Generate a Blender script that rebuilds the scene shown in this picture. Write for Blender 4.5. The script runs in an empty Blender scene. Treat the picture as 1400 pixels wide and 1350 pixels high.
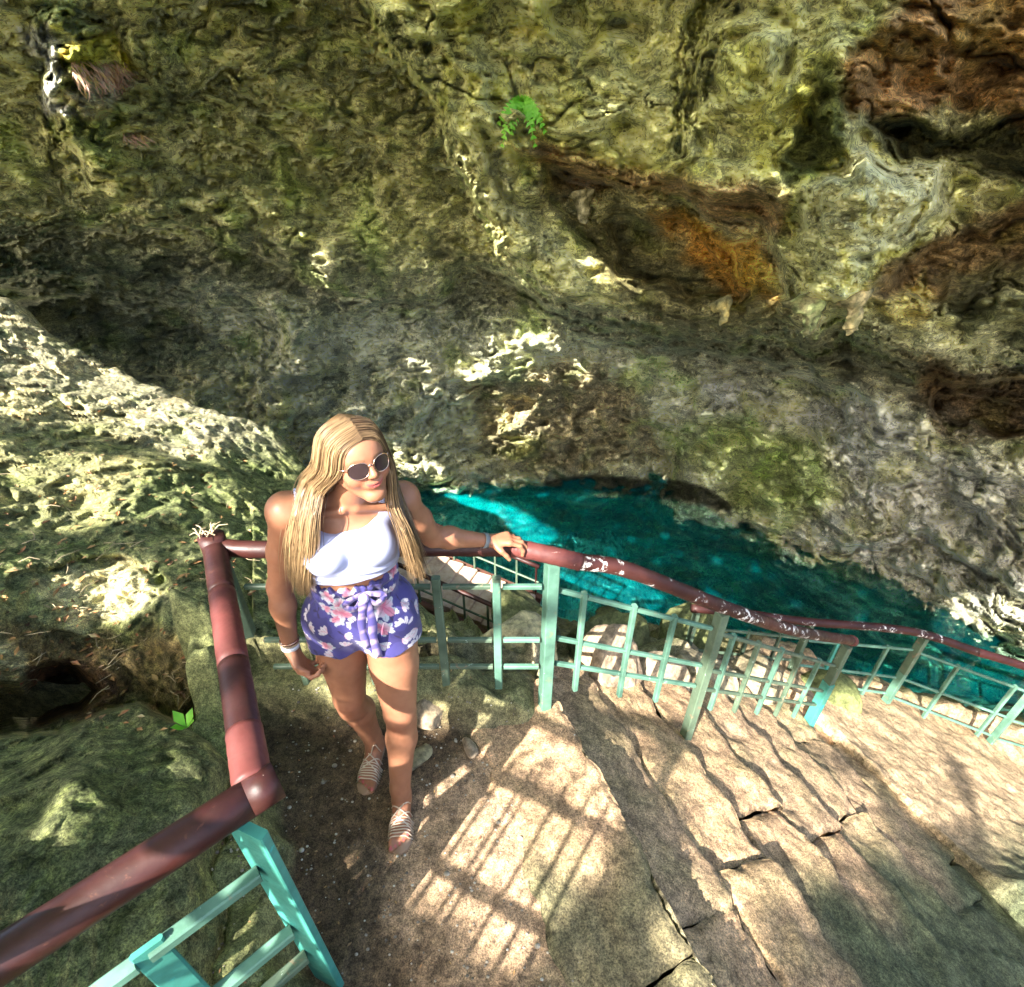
import bpy, bmesh, math, random
import numpy as np
from mathutils import Vector, Matrix, Quaternion
from mathutils.bvhtree import BVHTree

# ------------------------------------------------------------------ camera, sky, sun, exposure
sc = bpy.context.scene
COL = sc.collection
CAMH = 2.16
PITCH = math.radians(31.9)
cam_d = bpy.data.cameras.new("camera")
cam_d.sensor_width = 36.0
cam_d.lens = 18.0
cam_d.clip_start = 0.02
cam_d.clip_end = 500.0
cam = bpy.data.objects.new("camera", cam_d)
COL.objects.link(cam)
cam.location = (0, 0, CAMH)
cam.rotation_euler = (math.radians(90) - PITCH, 0, 0)
sc.camera = cam

SUN_EL = math.radians(40.0)
TRAV = Vector((0.57, 0.82, 0.0)).normalized()          # horizontal direction the light travels
SUND = Vector((TRAV.x * math.cos(SUN_EL), TRAV.y * math.cos(SUN_EL), -math.sin(SUN_EL)))
w = bpy.data.worlds.new("World")
sc.world = w
w.use_nodes = True
nt = w.node_tree
sky = nt.nodes.new("ShaderNodeTexSky")
sky.sky_type = 'NISHITA'
sky.sun_disc = False
sky.sun_elevation = SUN_EL
sky.sun_rotation = math.atan2(-TRAV.x, -TRAV.y)
sky.air_density = 0.8
sky.dust_density = 3.0
sky.ozone_density = 0.6
nt.nodes["Background"].inputs[1].default_value = 0.135
nt.links.new(sky.outputs[0], nt.nodes["Background"].inputs[0])
sl = bpy.data.lights.new("sun", 'SUN')
sl.energy = 4.7
sl.angle = math.radians(0.5)
sl.color = (1.0, 0.95, 0.87)
so = bpy.data.objects.new("sun", sl)
COL.objects.link(so)
so.rotation_euler = SUND.to_track_quat('-Z', 'Y').to_euler()
so.location = (-6, -9, 12)
sc.view_settings.view_transform = 'Standard'
sc.view_settings.look = 'None'
sc.view_settings.gamma = 1.0
sc.view_settings.use_curve_mapping = False
sc.view_settings.exposure = 2.32
sc.cycles.max_bounces = 8
sc.cycles.diffuse_bounces = 4
sc.cycles.transparent_max_bounces = 12
sc.cycles.caustics_reflective = False
sc.cycles.caustics_refractive = False

# ------------------------------------------------------------------ helpers
CP, SP = math.cos(PITCH), math.sin(PITCH)
def ray(u, v):
    """viewing direction (unit step along the optical axis) of a point of the photograph"""
    a = (np.asarray(u, float) - 700.0) / 700.0
    b = (np.asarray(v, float) - 675.0) / 700.0
    return a, CP - b * SP, -SP - b * CP
def at(u, v, z=None, y=None, t=None):
    a, dy, dz = ray(u, v)
    if t is None:
        t = (z - CAMH) / dz if z is not None else y / dy
    return Vector((float(a * t), float(dy * t), float(CAMH + dz * t)))

rng = np.random.default_rng(7)
PERM = rng.permutation(4096).astype(np.int64)
GR = rng.normal(size=(4096, 3)); GR /= np.linalg.norm(GR, axis=1)[:, None]
def pn(P):
    """gradient noise, about -1..1"""
    P = np.asarray(P, float)
    I = np.floor(P).astype(np.int64); F = P - I
    W = F * F * F * (F * (F * 6 - 15) + 10)
    out = np.zeros(len(P))
    for dx in (0, 1):
        hx = PERM[(I[:, 0] + dx) & 4095]
        wx = W[:, 0] if dx else 1 - W[:, 0]
        for dy in (0, 1):
            hy = PERM[(hx + I[:, 1] + dy) & 4095]
            wy = W[:, 1] if dy else 1 - W[:, 1]
            for dz in (0, 1):
                h = PERM[(hy + I[:, 2] + dz) & 4095]
                wz = W[:, 2] if dz else 1 - W[:, 2]
                g = GR[h]
                d = g[:, 0] * (F[:, 0] - dx) + g[:, 1] * (F[:, 1] - dy) + g[:, 2] * (F[:, 2] - dz)
                out += wx * wy * wz * d
    return out * 1.6
def fbm(P, octs=4, gain=0.5, ridged=False):
    s = 0; a = 1.0; n = 0
    P = np.array(P, float)
    for k in range(octs):
        v = pn(P + 17.3 * k)
        if ridged: v = 1 - 2 * np.abs(v)
        s = s + a * v; n += a; a *= gain
        P = P * 2.03
    return s / n
def sstep(x, a, b):
    t = np.clip((x - a) / (b - a), 0, 1)
    return t * t * (3 - 2 * t)
def polydist(U, V, poly, closed=False):
    """distance to a polyline; sign + on its right-hand side going along it (below a left-to-right line)"""
    best = np.full(U.shape, 1e18); sgn = np.ones(U.shape); par = np.zeros(U.shape)
    n = len(poly)
    for i in range(n if closed else n - 1):
        (x0, y0), (x1, y1) = poly[i], poly[(i + 1) % n]
        dx, dy = x1 - x0, y1 - y0
        L = dx * dx + dy * dy
        t = np.clip(((U - x0) * dx + (V - y0) * dy) / L, 0, 1)
        px, py = x0 + t * dx, y0 + t * dy
        d = (U - px) ** 2 + (V - py) ** 2
        m = d < best
        best = np.where(m, d, best)
        sgn = np.where(m, np.sign(dx * (V - y0) - dy * (U - x0)), sgn)
        par = np.where(m, (i + t) / (n - 1), par)
    return np.sqrt(best), sgn, par
def inpoly(U, V, poly):
    c = np.zeros(U.shape, bool); n = len(poly)
    for i in range(n):
        x0, y0 = poly[i]; x1, y1 = poly[(i + 1) % n]
        if y0 == y1: continue
        m = ((V < y0) != (V < y1)) & (U < (x1 - x0) * (V - y0) / (y1 - y0) + x0)
        c ^= m
    return c
def polyin(U, V, poly):
    """signed distance, positive inside"""
    d, _, _ = polydist(U, V, poly, True)
    return np.where(inpoly(U, V, poly), d, -d)
def interp(anch, U, V):
    """thin plate interpolation of (u, v, value) anchors"""
    A = np.array(anch, float); X = A[:, :2] / 500.0; n = len(A)
    def ker(r2): return np.where(r2 > 1e-12, 0.5 * r2 * np.log(np.maximum(r2, 1e-12)), 0)
    K = ker(((X[:, None] - X[None]) ** 2).sum(-1)) + np.eye(n) * 0.004
    Pm = np.c_[np.ones(n), X]
    M = np.zeros((n + 3, n + 3)); M[:n, :n] = K; M[:n, n:] = Pm; M[n:, :n] = Pm.T
    sol = np.linalg.solve(M, np.r_[A[:, 2], np.zeros(3)])
    u, v = U.ravel() / 500.0, V.ravel() / 500.0
    out = sol[n] + sol[n + 1] * u + sol[n + 2] * v
    for i in range(n):
        out += sol[i] * ker((u - X[i, 0]) ** 2 + (v - X[i, 1]) ** 2)
    return out.reshape(U.shape)

def mesh_np(name, V, F, mat=None, parent=None, smooth=True, cols=None):
    V = np.ascontiguousarray(V, dtype=np.float32).reshape(-1, 3)
    F = np.asarray(F, dtype=np.int32)
    me = bpy.data.meshes.new(name)
    k = F.shape[1]
    me.vertices.add(len(V)); me.vertices.foreach_set("co", V.ravel())
    me.loops.add(F.size); me.loops.foreach_set("vertex_index", F.ravel())
    me.polygons.add(len(F))
    me.polygons.foreach_set("loop_start", np.arange(0, F.size, k, dtype=np.int32))
    me.polygons.foreach_set("loop_total", np.full(len(F), k, dtype=np.int32))
    if smooth: me.polygons.foreach_set("use_smooth", np.ones(len(F), bool))
    me.update(calc_edges=True)
    if cols is not None:
        ca = me.color_attributes.new("tint", 'FLOAT_COLOR', 'POINT')
        c = np.ones((len(V), 4), np.float32); c[:, :cols.shape[1]] = cols
        ca.data.foreach_set("color", c.ravel())
    o = bpy.data.objects.new(name, me); COL.objects.link(o)
    if mat: me.materials.append(mat)
    if parent: o.parent = parent
    return o
def gridfaces(nr, nc):
    i = np.arange(nr - 1)[:, None] * nc + np.arange(nc - 1)[None]
    i = i.ravel()
    return np.stack([i, i + 1, i + nc + 1, i + nc], 1)
def tag(o, label=None, cat=None, group=None, kind=None):
    if label: o['label'] = label
    if cat: o['category'] = cat
    if group: o['group'] = group
    if kind: o['kind'] = kind
    return o
def empty(name, loc, label=None, cat=None, group=None, kind=None):
    o = bpy.data.objects.new(name, None); COL.objects.link(o)
    o.location = loc; o.empty_display_size = 0.1
    return tag(o, label, cat, group, kind)
def keep(o, parent):
    """child whose mesh is written in world coordinates"""
    o.parent = parent
    o.matrix_parent_inverse = Matrix.Translation(parent.location).inverted()
    return o
def tube_np(pts, rad, seg=16, caps=True):
    pts = [Vector(p) for p in pts]; n = len(pts)
    rad = [rad] * n if np.isscalar(rad) else list(rad)
    V = []; F = []
    prev = None
    for i, p in enumerate(pts):
        tg = (pts[min(i + 1, n - 1)] - pts[max(i - 1, 0)]).normalized()
        if prev is None:
            ref = Vector((0, 0, 1)) if abs(tg.z) < 0.9 else Vector((1, 0, 0))
            nx = tg.cross(ref).normalized()
        else:
            nx = (prev - tg * prev.dot(tg)).normalized()
        prev = nx; ny = tg.cross(nx)
        for k in range(seg):
            a = 2 * math.pi * k / seg
            V.append(p + (nx * math.cos(a) + ny * math.sin(a)) * rad[i])
    for i in range(n - 1):
        for k in range(seg):
            k2 = (k + 1) % seg
            F.append((i * seg + k, i * seg + k2, (i + 1) * seg + k2, (i + 1) * seg + k))
    if caps:
        for e, base in ((0, 0), (n - 1, (n - 1) * seg)):
            c = len(V); V.append(pts[e])
            for k in range(seg):
                k2 = (k + 1) % seg
                F.append((c, base + k2, base + k, base + k) if e == 0 else (c, base + k, base + k2, base + k2))
    return V, F
def mesh_py(name, V, F, mat=None, parent=None, smooth=True):
    F2 = []
    for f in F:
        g = []
        for i in f:
            if i not in g: g.append(i)
        F2.append(g)
    me = bpy.data.meshes.new(name)
    me.from_pydata([tuple(v) for v in V], [], F2); me.update()
    if smooth: me.polygons.foreach_set("use_smooth", [True] * len(me.polygons))
    o = bpy.data.objects.new(name, me); COL.objects.link(o)
    if mat: me.materials.append(mat)
    if parent: keep(o, parent)
    return o
def catmull(pts, n=8):
    pts = [Vector(p) for p in pts]; out = []
    P = [pts[0] * 2 - pts[1]] + pts + [pts[-1] * 2 - pts[-2]]
    for i in range(1, len(P) - 2):
        for k in range(n):
            t = k / n
            out.append(0.5 * ((2 * P[i]) + (-P[i - 1] + P[i + 1]) * t + (2 * P[i - 1] - 5 * P[i] + 4 * P[i + 1] - P[i + 2]) * t * t + (-P[i - 1] + 3 * P[i] - 3 * P[i + 1] + P[i + 2]) * t ** 3))
    out.append(pts[-1]); return out
def bar(name, p, q, wx, wy, mat, parent, up=None, bevel=0.004):
    """square-section bar from p to q, edges chamfered"""
    p, q = Vector(p), Vector(q); d = (q - p).normalized()
    if up is None: up = Vector((0, 0, 1)) if abs(d.z) < 0.8 else Vector((1, 0.25, 0)).normalized()
    sx = d.cross(up).normalized(); sy = sx.cross(d).normalized()
    b = min(bevel, wx * .3, wy * .3)
    sec = [(wx / 2, wy / 2 - b), (wx / 2 - b, wy / 2), (-wx / 2 + b, wy / 2), (-wx / 2, wy / 2 - b), (-wx / 2, -wy / 2 + b), (-wx / 2 + b, -wy / 2), (wx / 2 - b, -wy / 2), (wx / 2, -wy / 2 + b)]
    V = [c + sx * x + sy * y for c in (p, q) for x, y in sec]
    F = [(k, (k + 1) % 8, 8 + (k + 1) % 8, 8 + k) for k in range(8)] + [tuple(range(7, -1, -1)), tuple(range(8, 16))]
    return mesh_py(name, V, F, mat, parent, smooth=False)

# ------------------------------------------------------------------ materials
def newmat(name):
    m = bpy.data.materials.new(name); m.use_nodes = True
    n = m.node_tree; b = n.nodes["Principled BSDF"]
    return m, n, b
def N(n, typ, **kw):
    x = n.nodes.new(typ)
    for k, v in kw.items(): setattr(x, k, v)
    return x
def noise_tex(n, scale, detail=6, rough=0.6, vec=None, dist=0.0):
    x = n.nodes.new("ShaderNodeTexNoise"); x.inputs["Scale"].default_value = scale
    x.inputs["Detail"].default_value = detail; x.inputs["Roughness"].default_value = rough
    x.inputs["Distortion"].default_value = dist
    if vec is not None: n.links.new(vec, x.inputs["Vector"])
    return x.outputs["Fac"]
def ramp(n, src, stops):
    r = n.nodes.new("ShaderNodeValToRGB"); el = r.color_ramp.elements
    while len(el) < len(stops): el.new(0.5)
    for e, (p, c) in zip(el, stops):
        e.position = p; e.color = tuple(c) + (1,) if len(c) == 3 else c
    n.links.new(src, r.inputs[0]); return r.outputs[0]
def mixc(n, fac, a, b, mode='MIX'):
    x = n.nodes.new("ShaderNodeMix"); x.data_type = 'RGBA'; x.blend_type = mode
    for i, s in ((0, fac), (6, a), (7, b)):
        if hasattr(s, 'is_linked'): n.links.new(s, x.inputs[i])
        elif i == 0: x.inputs[0].default_value = s
        else: x.inputs[i].default_value = tuple(s) + (1,)
    return x.outputs[2]
def math_(n, op, a, b=0.0):
    x = n.nodes.new("ShaderNodeMath"); x.operation = op
    for i, s in enumerate((a, b)):
        if hasattr(s, 'is_linked'): n.links.new(s, x.inputs[i])
        else: x.inputs[i].default_value = s
    if op == 'MULTIPLY_ADD': x.inputs[2].default_value = .3
    return x.outputs[0]
def bump(n, b, h, strength=0.5, dist=0.02, prev=None):
    x = n.nodes.new("ShaderNodeBump"); x.inputs["Strength"].default_value = strength
    x.inputs["Distance"].default_value = dist
    n.links.new(h, x.inputs["Height"])
    if prev is not None: n.links.new(prev, x.inputs["Normal"])
    n.links.new(x.outputs[0], b.inputs["Normal"]); return x.outputs[0]
def objvec(n):
    return n.nodes.new("ShaderNodeTexCoord").outputs["Object"]
def scalevec(n, v, s):
    x = n.nodes.new("ShaderNodeMapping"); n.links.new(v, x.inputs[0]); x.inputs["Scale"].default_value = s
    return x.outputs[0]

def rock_material(name, fine=22.0, dark=(0.35, 0.36, 0.30), pale=(1.75, 1.7, 1.5), bstr=0.6, bd=0.05, rough=0.9, flaky=(1, 1, 2.2), micro=None):
    """tint attribute broken up by crusts, lichen and pits"""
    m, n, b = newmat(name)
    at_ = N(n, "ShaderNodeAttribute", attribute_name="tint").outputs["Color"]
    v = objvec(n); vf = scalevec(n, v, flaky)
    big = noise_tex(n, 1.1, 5, .65, v, .1)
    mid = noise_tex(n, fine * .28, 7, .72, vf, .15)
    fin = noise_tex(n, fine, 6, .75, vf, .0)
    c1 = mixc(n, 1.0, at_, ramp(n, mid, [(.36, dark), (.46, (.8, .8, .76)), (.54, (1.15, 1.13, 1.02)), (.64, pale)]), 'MULTIPLY')
    c2 = mixc(n, 1.0, c1, ramp(n, fin, [(.36, (.6, .6, .58)), (.5, (1.05, 1.05, 1.03)), (.66, (1.5, 1.48, 1.38))]), 'MULTIPLY')
    c3 = mixc(n, 1.0, c2, ramp(n, big, [(.35, (.84, .86, .82)), (.6, (1.12, 1.11, 1.08))]), 'MULTIPLY')
    if micro:
        mi = noise_tex(n, micro, 4, .75, v)
        c3 = mixc(n, 1.0, c3, ramp(n, mi, [(.36, (.45, .46, .43)), (.48, (1.0, 1.0, .98)), (.62, (1.8, 1.77, 1.6))]), 'MULTIPLY')
    vo = N(n, "ShaderNodeTexVoronoi"); vo.inputs["Scale"].default_value = fine * .5; n.links.new(vf, vo.inputs["Vector"])
    pit = ramp(n, vo.outputs["Distance"], [(.0, (.25, .25, .25)), (.22, (1, 1, 1))])
    c4 = mixc(n, .35, c3, mixc(n, 1.0, c3, pit, 'MULTIPLY'))
    n.links.new(c4, b.inputs["Base Color"])
    b.inputs["Roughness"].default_value = rough
    b.inputs["Specular IOR Level"].default_value = 0.25
    p = bump(n, b, mid, bstr, bd)
    p = bump(n, b, fin, bstr, bd * .35, p)
    if micro: p = bump(n, b, mi, bstr, bd * .15, p)
    bump(n, b, vo.outputs["Distance"], bstr * .5, bd * .3, p)
    return m
# ------------------------------------------------------------------ materials used by the setting
M_WALL = rock_material("karst_wall", 9.0, bstr=1.0, bd=0.26, micro=38.0, dark=(.62,.63,.58), pale=(1.65,1.63,1.48))
M_BANK = rock_material("mossy_bank", 52.0, micro=170.0, dark=(.36, .38, .32), pale=(1.9, 1.85, 1.5), bstr=.9, bd=.045, flaky=(1, 1, 1.3))
M_GROUND = rock_material("trodden_rock", 55.0, micro=200.0, dark=(.5, .5, .46), pale=(1.4, 1.38, 1.3), bstr=.5, bd=.02, flaky=(1, 1, 1))

WATER_Z = -3.4

# ------------------------------------------------------------------ cave wall and overhang
US = np.concatenate([np.arange(-420, -20, 14), np.arange(-20, 1420, 2.6), np.arange(1420, 2150, 14)])
VS = np.concatenate([np.arange(-560, -20, 14), np.arange(-20, 905, 2.6), np.arange(905, 1160, 10)])
UU, VV = np.meshgrid(US, VS)
# warp so that ledges and zone edges run unevenly
q = np.stack([UU.ravel() / 60, VV.ravel() / 60, np.zeros(UU.size)], 1)
wu = (fbm(q, 4) * 26).reshape(UU.shape); wv = (fbm(q + 50, 4) * 22).reshape(UU.shape)
WU, WV = UU + wu, VV + wv
far_a = [(560,655,11.0),(700,660,10.9),(880,668,10.3),(1010,705,9.7),(1200,800,8.1),(1400,868,7.2),(1700,1000,5.3),(2100,1100,4.2),
 (380,640,10.4),(700,760,12.2),(1000,800,10.6),(1200,900,8.8),(1400,970,8.2),(560,760,12.2),(300,760,11.5),(1800,1150,5.4),
 (700,560,10.0),(700,450,8.9),(740,385,8.6),(560,450,8.8),(400,450,8.2),(200,400,7.6),(0,400,7.0),(200,560,9.2),(0,620,8.4),
 (0,200,6.1),(0,0,5.2),(300,0,5.6),(300,200,6.7),(500,200,7.2),(-300,400,5.6),(-300,0,4.5),(-400,-500,3.6),(0,-500,3.8),(480,-400,4.2),
 (900,560,9.3),(1000,500,8.5),(1200,560,7.4),(1400,600,6.6),(1300,700,7.2),(1100,640,8.5),(1300,400,7.2),(1400,300,6.8),(1700,600,5.2),(2100,500,4.2),(1000,300,7.6),(1400,0,6.0),(700,0,6.0),(1800,0,4.2),(2100,-500,3.4),(1000,-500,4.2)]
near_a = [(550,0,5.3),(480,-60,5.1),(700,0,5.2),(900,0,4.9),(1100,0,4.7),(1400,0,4.7),(640,200,6.5),(750,380,7.5),(870,400,7.1),(700,150,5.9),
 (1000,200,5.4),(1000,420,6.5),(1110,430,5.9),(1180,430,5.9),(1300,460,5.7),(1400,480,5.4),(1200,250,5.1),(1400,250,5.2),(700,-500,3.8),(1100,-500,3.5),
 (1700,0,3.8),(1700,500,4.6),(2100,-500,3.0),(2100,500,3.9),(400,-500,3.8),(200,0,5.4),(600,500,8),(1000,700,8),(-300,-500,3.4),(1400,900,5.5)]
TF = interp(far_a, UU, VV); TN = interp(near_a, UU, VV)
lipA = [(380,-620),(440,-250),(480,-60),(495,0),(560,90),(610,150),(625,215),(700,330),(745,385),(800,410),(870,418),(1000,436),(1075,425),(1110,452),(1140,425),(1170,432),(1230,470),(1300,492),(1400,485),(1600,500),(2300,560)]
d, sg, _ = polydist(UU + wu * .35, VV + wv * .35, lipA)
sd = d * sg                                     # + : below / left of the lip, the deeper wall
sd = sd + fbm(np.stack([UU.ravel() / 11, VV.ravel() / 11, np.zeros(UU.size) + 3], 1), 3).reshape(UU.shape) * 9
wA = 12 + 48 * sstep(UU, 560, 820)
k = sstep(sd, -4, wA)
TN = TN - .8 * sstep(TF, 4.5, 6)
TNc = np.minimum(TN + .45 * np.exp(-np.maximum(-sd, 0) / 14.) * 0, TF - .15)
T = TNc * (1 - k) + np.maximum(TF, TNc + .1) * k
def lip(poly, jump, back, soft=7, fade=.12):
    d, s, par = polydist(WU, WV, poly)
    x = d * s
    end = sstep(par, 0, fade) * (1 - sstep(par, 1 - fade, 1))
    W = back * .75
    return 1.9 * jump * sstep(x, 0, W) * np.exp(-np.maximum(x - W, 0) / (back * 1.1)) * end
def pocket(poly, deep, soft):
    return deep * sstep(polyin(WU, WV, poly), 0, soft)
# arch mouth with the stalactite, its lip and its dark back
T += pocket([(722,222),(780,215),(870,240),(960,262),(1050,300),(1090,360),(1100,420),(1030,440),(930,420),(840,395),(775,340)], .8, 40) * (1 - k)
T += pocket([(790,290),(850,275),(960,300),(1010,350),(1040,420),(960,430),(850,385)], .7, 30) * (1 - k)
T += pocket([(1120,110),(1150,190),(1180,250),(1090,245),(1050,215)], .35, 25) * (1 - k)
T += pocket([(1175,165),(1230,150),(1330,190),(1400,150),(1500,160),(1500,250),(1400,260),(1330,240),(1230,225)], .55, 22) * (1 - k)
T += pocket([(1230,350),(1300,310),(1400,290),(1500,300),(1500,420),(1380,400),(1290,440),(1200,400)], .4, 25) * (1 - k)
T -= pocket([(1095,250),(1180,190),(1290,220),(1310,300),(1250,350),(1170,440),(1120,440),(1080,330)], .45, 60) * (1 - k)
T -= pocket([(930,40),(1030,0),(1110,10),(1100,130),(1080,200),(960,190),(925,120)], .35, 70) * (1 - k)
T -= pocket([(510,0),(560,0),(640,90),(660,190),(720,300),(860,410),(760,400),(640,230)], .2, 25) * (1 - k)
T += lip([(905,240),(912,150),(930,60),(945,0),(960,-80)], .3, 22, 8) * (1 - k)
T += lip([(640,215),(700,190),(760,200),(860,225),(960,245),(1060,262),(1120,300)], .25, 60) * (1 - k)
T += pocket([(1250,480),(1300,505),(1420,500),(1600,540),(1600,640),(1400,610),(1300,600),(1262,560)], 1.0, 30) * k
# ledges of the deeper wall
T += lip([(-80,300),(60,288),(200,275),(330,300),(420,350),(500,388),(600,388),(650,372)], .55, 70, 8) * k
T += lip([(-80,350),(60,345),(160,352),(270,372),(420,400)], .9, 110, 14) * k
T += lip([(560,560),(600,535),(640,510),(700,488),(780,480),(850,500),(930,560),(1000,600)], .55, 90, 10) * k
T += lip([(630,602),(700,588),(800,590),(900,606),(960,640)], .22, 34, 8) * k
T += lip([(600,335),(680,345),(780,415),(900,450),(1050,470),(1250,520)], .55, 70, 10) * k
T += lip([(850,575),(950,560),(1040,570),(1110,600)], .22, 30) * k
T += lip([(940,520),(1020,505),(1100,525),(1180,560)], .22, 26) * k
T += lip([(1170,660),(1225,642),(1290,650),(1350,690),(1420,740)], .35, 42, 6) * k
T += lip([(1120,745),(1200,735),(1260,720),(1330,760),(1400,800)], .28, 36, 6) * k
T += lip([(1280,610),(1350,640),(1420,655),(1500,690)], .22, 30, 6) * k
T += lip([(740,652),(800,646),(880,652),(960,664),(1006,688)], .12, 14, 4) * k
T += lip([(370,500),(450,480),(540,470),(600,500)], .25, 60) * k
T -= pocket([(45,10),(90,-10),(160,20),(250,120),(330,190),(250,250),(120,260),(60,200),(40,120)], .4, 35) * k
T += lip([(150,10),(230,100),(330,170),(420,200),(520,190)], .3, 50) * k
T += lip([(300,60),(380,130),(470,140),(560,200)], .28, 45) * k
A_, DY, DZ = ray(UU, VV)
P0 = np.stack([A_ * T, DY * T, CAMH + DZ * T], -1).reshape(-1, 3)
warp = np.stack([fbm(P0 * .8 + 9, 3), fbm(P0 * .8 + 31, 3), fbm(P0 * .8 + 77, 3)], 1) * .28
Q = (P0 + warp) * np.array([.8, .8, 1.6])
flute = (np.array([1.7, 1.7, .6]))
upper = (1 - k.ravel())
rg = fbm(Q * .50, 2, .4, True) * .62 + fbm(Q * 1.5 + 3, 2, .5, True) * .26 + np.abs(fbm(Q * 2.3 + 18, 2, .5)) * .42
ho = np.maximum(fbm(Q * 2.6 + 40, 2) - .10, 0) * .55 + np.maximum(fbm(Q * 5.8 + 90, 2) - .10, 0) * .34 + np.maximum(fbm(Q * 13 + 20, 2) - .12, 0) * .12
fl = fbm((P0 + warp * .4) * flute * 1.6 + 5, 3, .5, True) * .16 * upper
calm = 1 - .6 * np.exp(-(((UU - 110) / 190) ** 2 + ((VV - 430) / 60) ** 2)).ravel()
ph = -P0[:, 2] * 1.05 + P0[:, 0] * .16 + fbm(P0 * .55 + 150, 4) * 1.3
sw1 = (ph % 1.0); sw1 = np.where(sw1 < .86, sw1 / .86, (1 - sw1) / .14)
ph2 = -P0[:, 2] * 3.3 + P0[:, 0] * .6 + fbm(P0 * 1.3 + 250, 4) * 1.6
sw2 = (ph2 % 1.0); sw2 = np.where(sw2 < .84, sw2 / .84, (1 - sw2) / .16)
ph3 = -P0[:, 2] * 8.5 + P0[:, 0] * 1.8 + fbm(P0 * 2.6 + 350, 4) * 2.0
sw3 = (ph3 % 1.0); sw3 = np.where(sw3 < .8, sw3 / .8, (1 - sw3) / .2)
am = sstep(fbm(P0 * .7 + 500, 3), -.35, .25); am2 = sstep(fbm(P0 * 1.6 + 600, 3), -.2, .2)
strat = (sw1 - .5) * .34 * (.35 + .65 * am) + (sw2 - .5) * .15 * am2 + (sw3 - .5) * .055 * (1 - .5 * am2)
cn = fbm(Q * np.array([.9, .9, .7]) + 700, 4); cn2 = fbm(Q * 2.2 + 800, 4)
crk = np.exp(-(cn / .022) ** 2) * .26 * sstep(fbm(Q * .8 + 33, 2), -.2, .2) + np.exp(-(cn2 / .03) ** 2) * .16 * sstep(fbm(Q * 1.3 + 53, 2), -.1, .25)
Q5 = Q * np.array([1, 1, 1.5])
rgh = .35 + .65 * sstep(fbm(P0 * .9 + 900, 2), -.25, .2)          # smooth flowstone next to rough crust
fine_ = (np.abs(fbm(Q5 * 4.2 + 61, 2, .55)) * .36 + np.abs(fbm(Q5 * 10 + 71, 2, .55)) * .15) * rgh
dT = (crk - fine_ * (1 - .45 * upper) - rg * 1.1 + ho * 1.2 - fl + strat * (1 - .45 * upper)) * calm
T2 = T + dT.reshape(T.shape) * (T / 8.0) ** .5
PW = np.stack([A_ * T2, DY * T2, CAMH + DZ * T2], -1).reshape(-1, 3)
# colours of moss, algae, iron stains, limestone, plus painted bounce light and recess shade
colr = np.zeros(UU.shape + (3,)); colr[:] = (.42, .42, .32)
def zone(col, poly, feather, amt=1.0, w=1.0):
    global colr
    x = polyin(UU + wu * w * 1.5, VV + wv * w * 1.5, poly)
    m = (sstep(x, -feather, feather) * amt)[..., None]
    colr = colr * (1 - m) + np.array(col) * m
zone((.38,.37,.20), [(-500,-600),(2200,-600),(2200,330),(1300,480),(870,420),(640,380),(400,360),(-500,330)], 60)
zone((.66,.64,.22), [(480,-600),(1160,-600),(1150,140),(1080,230),(900,240),(760,215),(640,215),(560,100),(480,-50)], 25)  # yellow-green bounce from below painted in with the moss
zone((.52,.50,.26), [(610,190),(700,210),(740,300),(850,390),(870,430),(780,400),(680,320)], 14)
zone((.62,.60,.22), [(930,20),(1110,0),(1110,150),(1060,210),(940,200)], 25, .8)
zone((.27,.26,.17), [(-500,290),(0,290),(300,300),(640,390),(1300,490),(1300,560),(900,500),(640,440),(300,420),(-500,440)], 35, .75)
zone((.105,.095,.055), [(600,318),(660,345),(720,395),(780,428),(870,440),(1000,455),(1110,465),(1200,470),(1310,512),(1290,560),(1150,530),(1000,520),(880,500),(780,480),(700,430),(640,390),(590,350)], 22, .62)  # shade beneath the overhang lip painted in as a dark band
zone((.17,.16,.10), [(180,345),(330,345),(420,380),(520,410),(640,400),(640,425),(480,440),(330,420),(220,400)], 20, .7)  # shade under the left ledge, also painted in
zone((.085,.09,.06), [(-500,350),(60,335),(240,350),(330,400),(330,470),(200,520),(60,470),(-500,440)], 35, .8)  # left recess darkened by colour to deepen its shade
zone((.10,.08,.03), [(770,300),(860,280),(980,310),(1040,400),(1120,450),(900,440),(820,390)], 20, .75)  # dark back of the arch hollow, shade put into the tint
zone((.26,.17,.09), [(700,190),(860,222),(1000,245),(1080,270),(1110,330),(1040,320),(940,275),(840,262),(760,270)], 18, .9)
zone((.40,.20,.03), [(890,290),(960,300),(1040,340),(1060,410),(990,400),(940,350)], 18, .8)
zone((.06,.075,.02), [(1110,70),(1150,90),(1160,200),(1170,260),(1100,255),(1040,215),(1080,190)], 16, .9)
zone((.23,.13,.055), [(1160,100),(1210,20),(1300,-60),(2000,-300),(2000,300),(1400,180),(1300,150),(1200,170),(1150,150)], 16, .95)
zone((.05,.05,.02), [(1170,160),(1250,150),(1340,175),(1400,180),(1600,180),(1600,240),(1390,250),(1320,220),(1200,215)], 14, .9)  # shade of the pits painted near-black
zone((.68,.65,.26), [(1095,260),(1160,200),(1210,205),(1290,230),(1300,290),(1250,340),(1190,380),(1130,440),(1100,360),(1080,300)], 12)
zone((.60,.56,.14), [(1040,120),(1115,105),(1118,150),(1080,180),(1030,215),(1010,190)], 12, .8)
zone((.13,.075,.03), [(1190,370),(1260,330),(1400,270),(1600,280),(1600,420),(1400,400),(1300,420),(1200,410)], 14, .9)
zone((.45,.38,.15), [(1190,420),(1270,370),(1280,410),(1270,440),(1240,460)], 8, .9)
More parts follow.
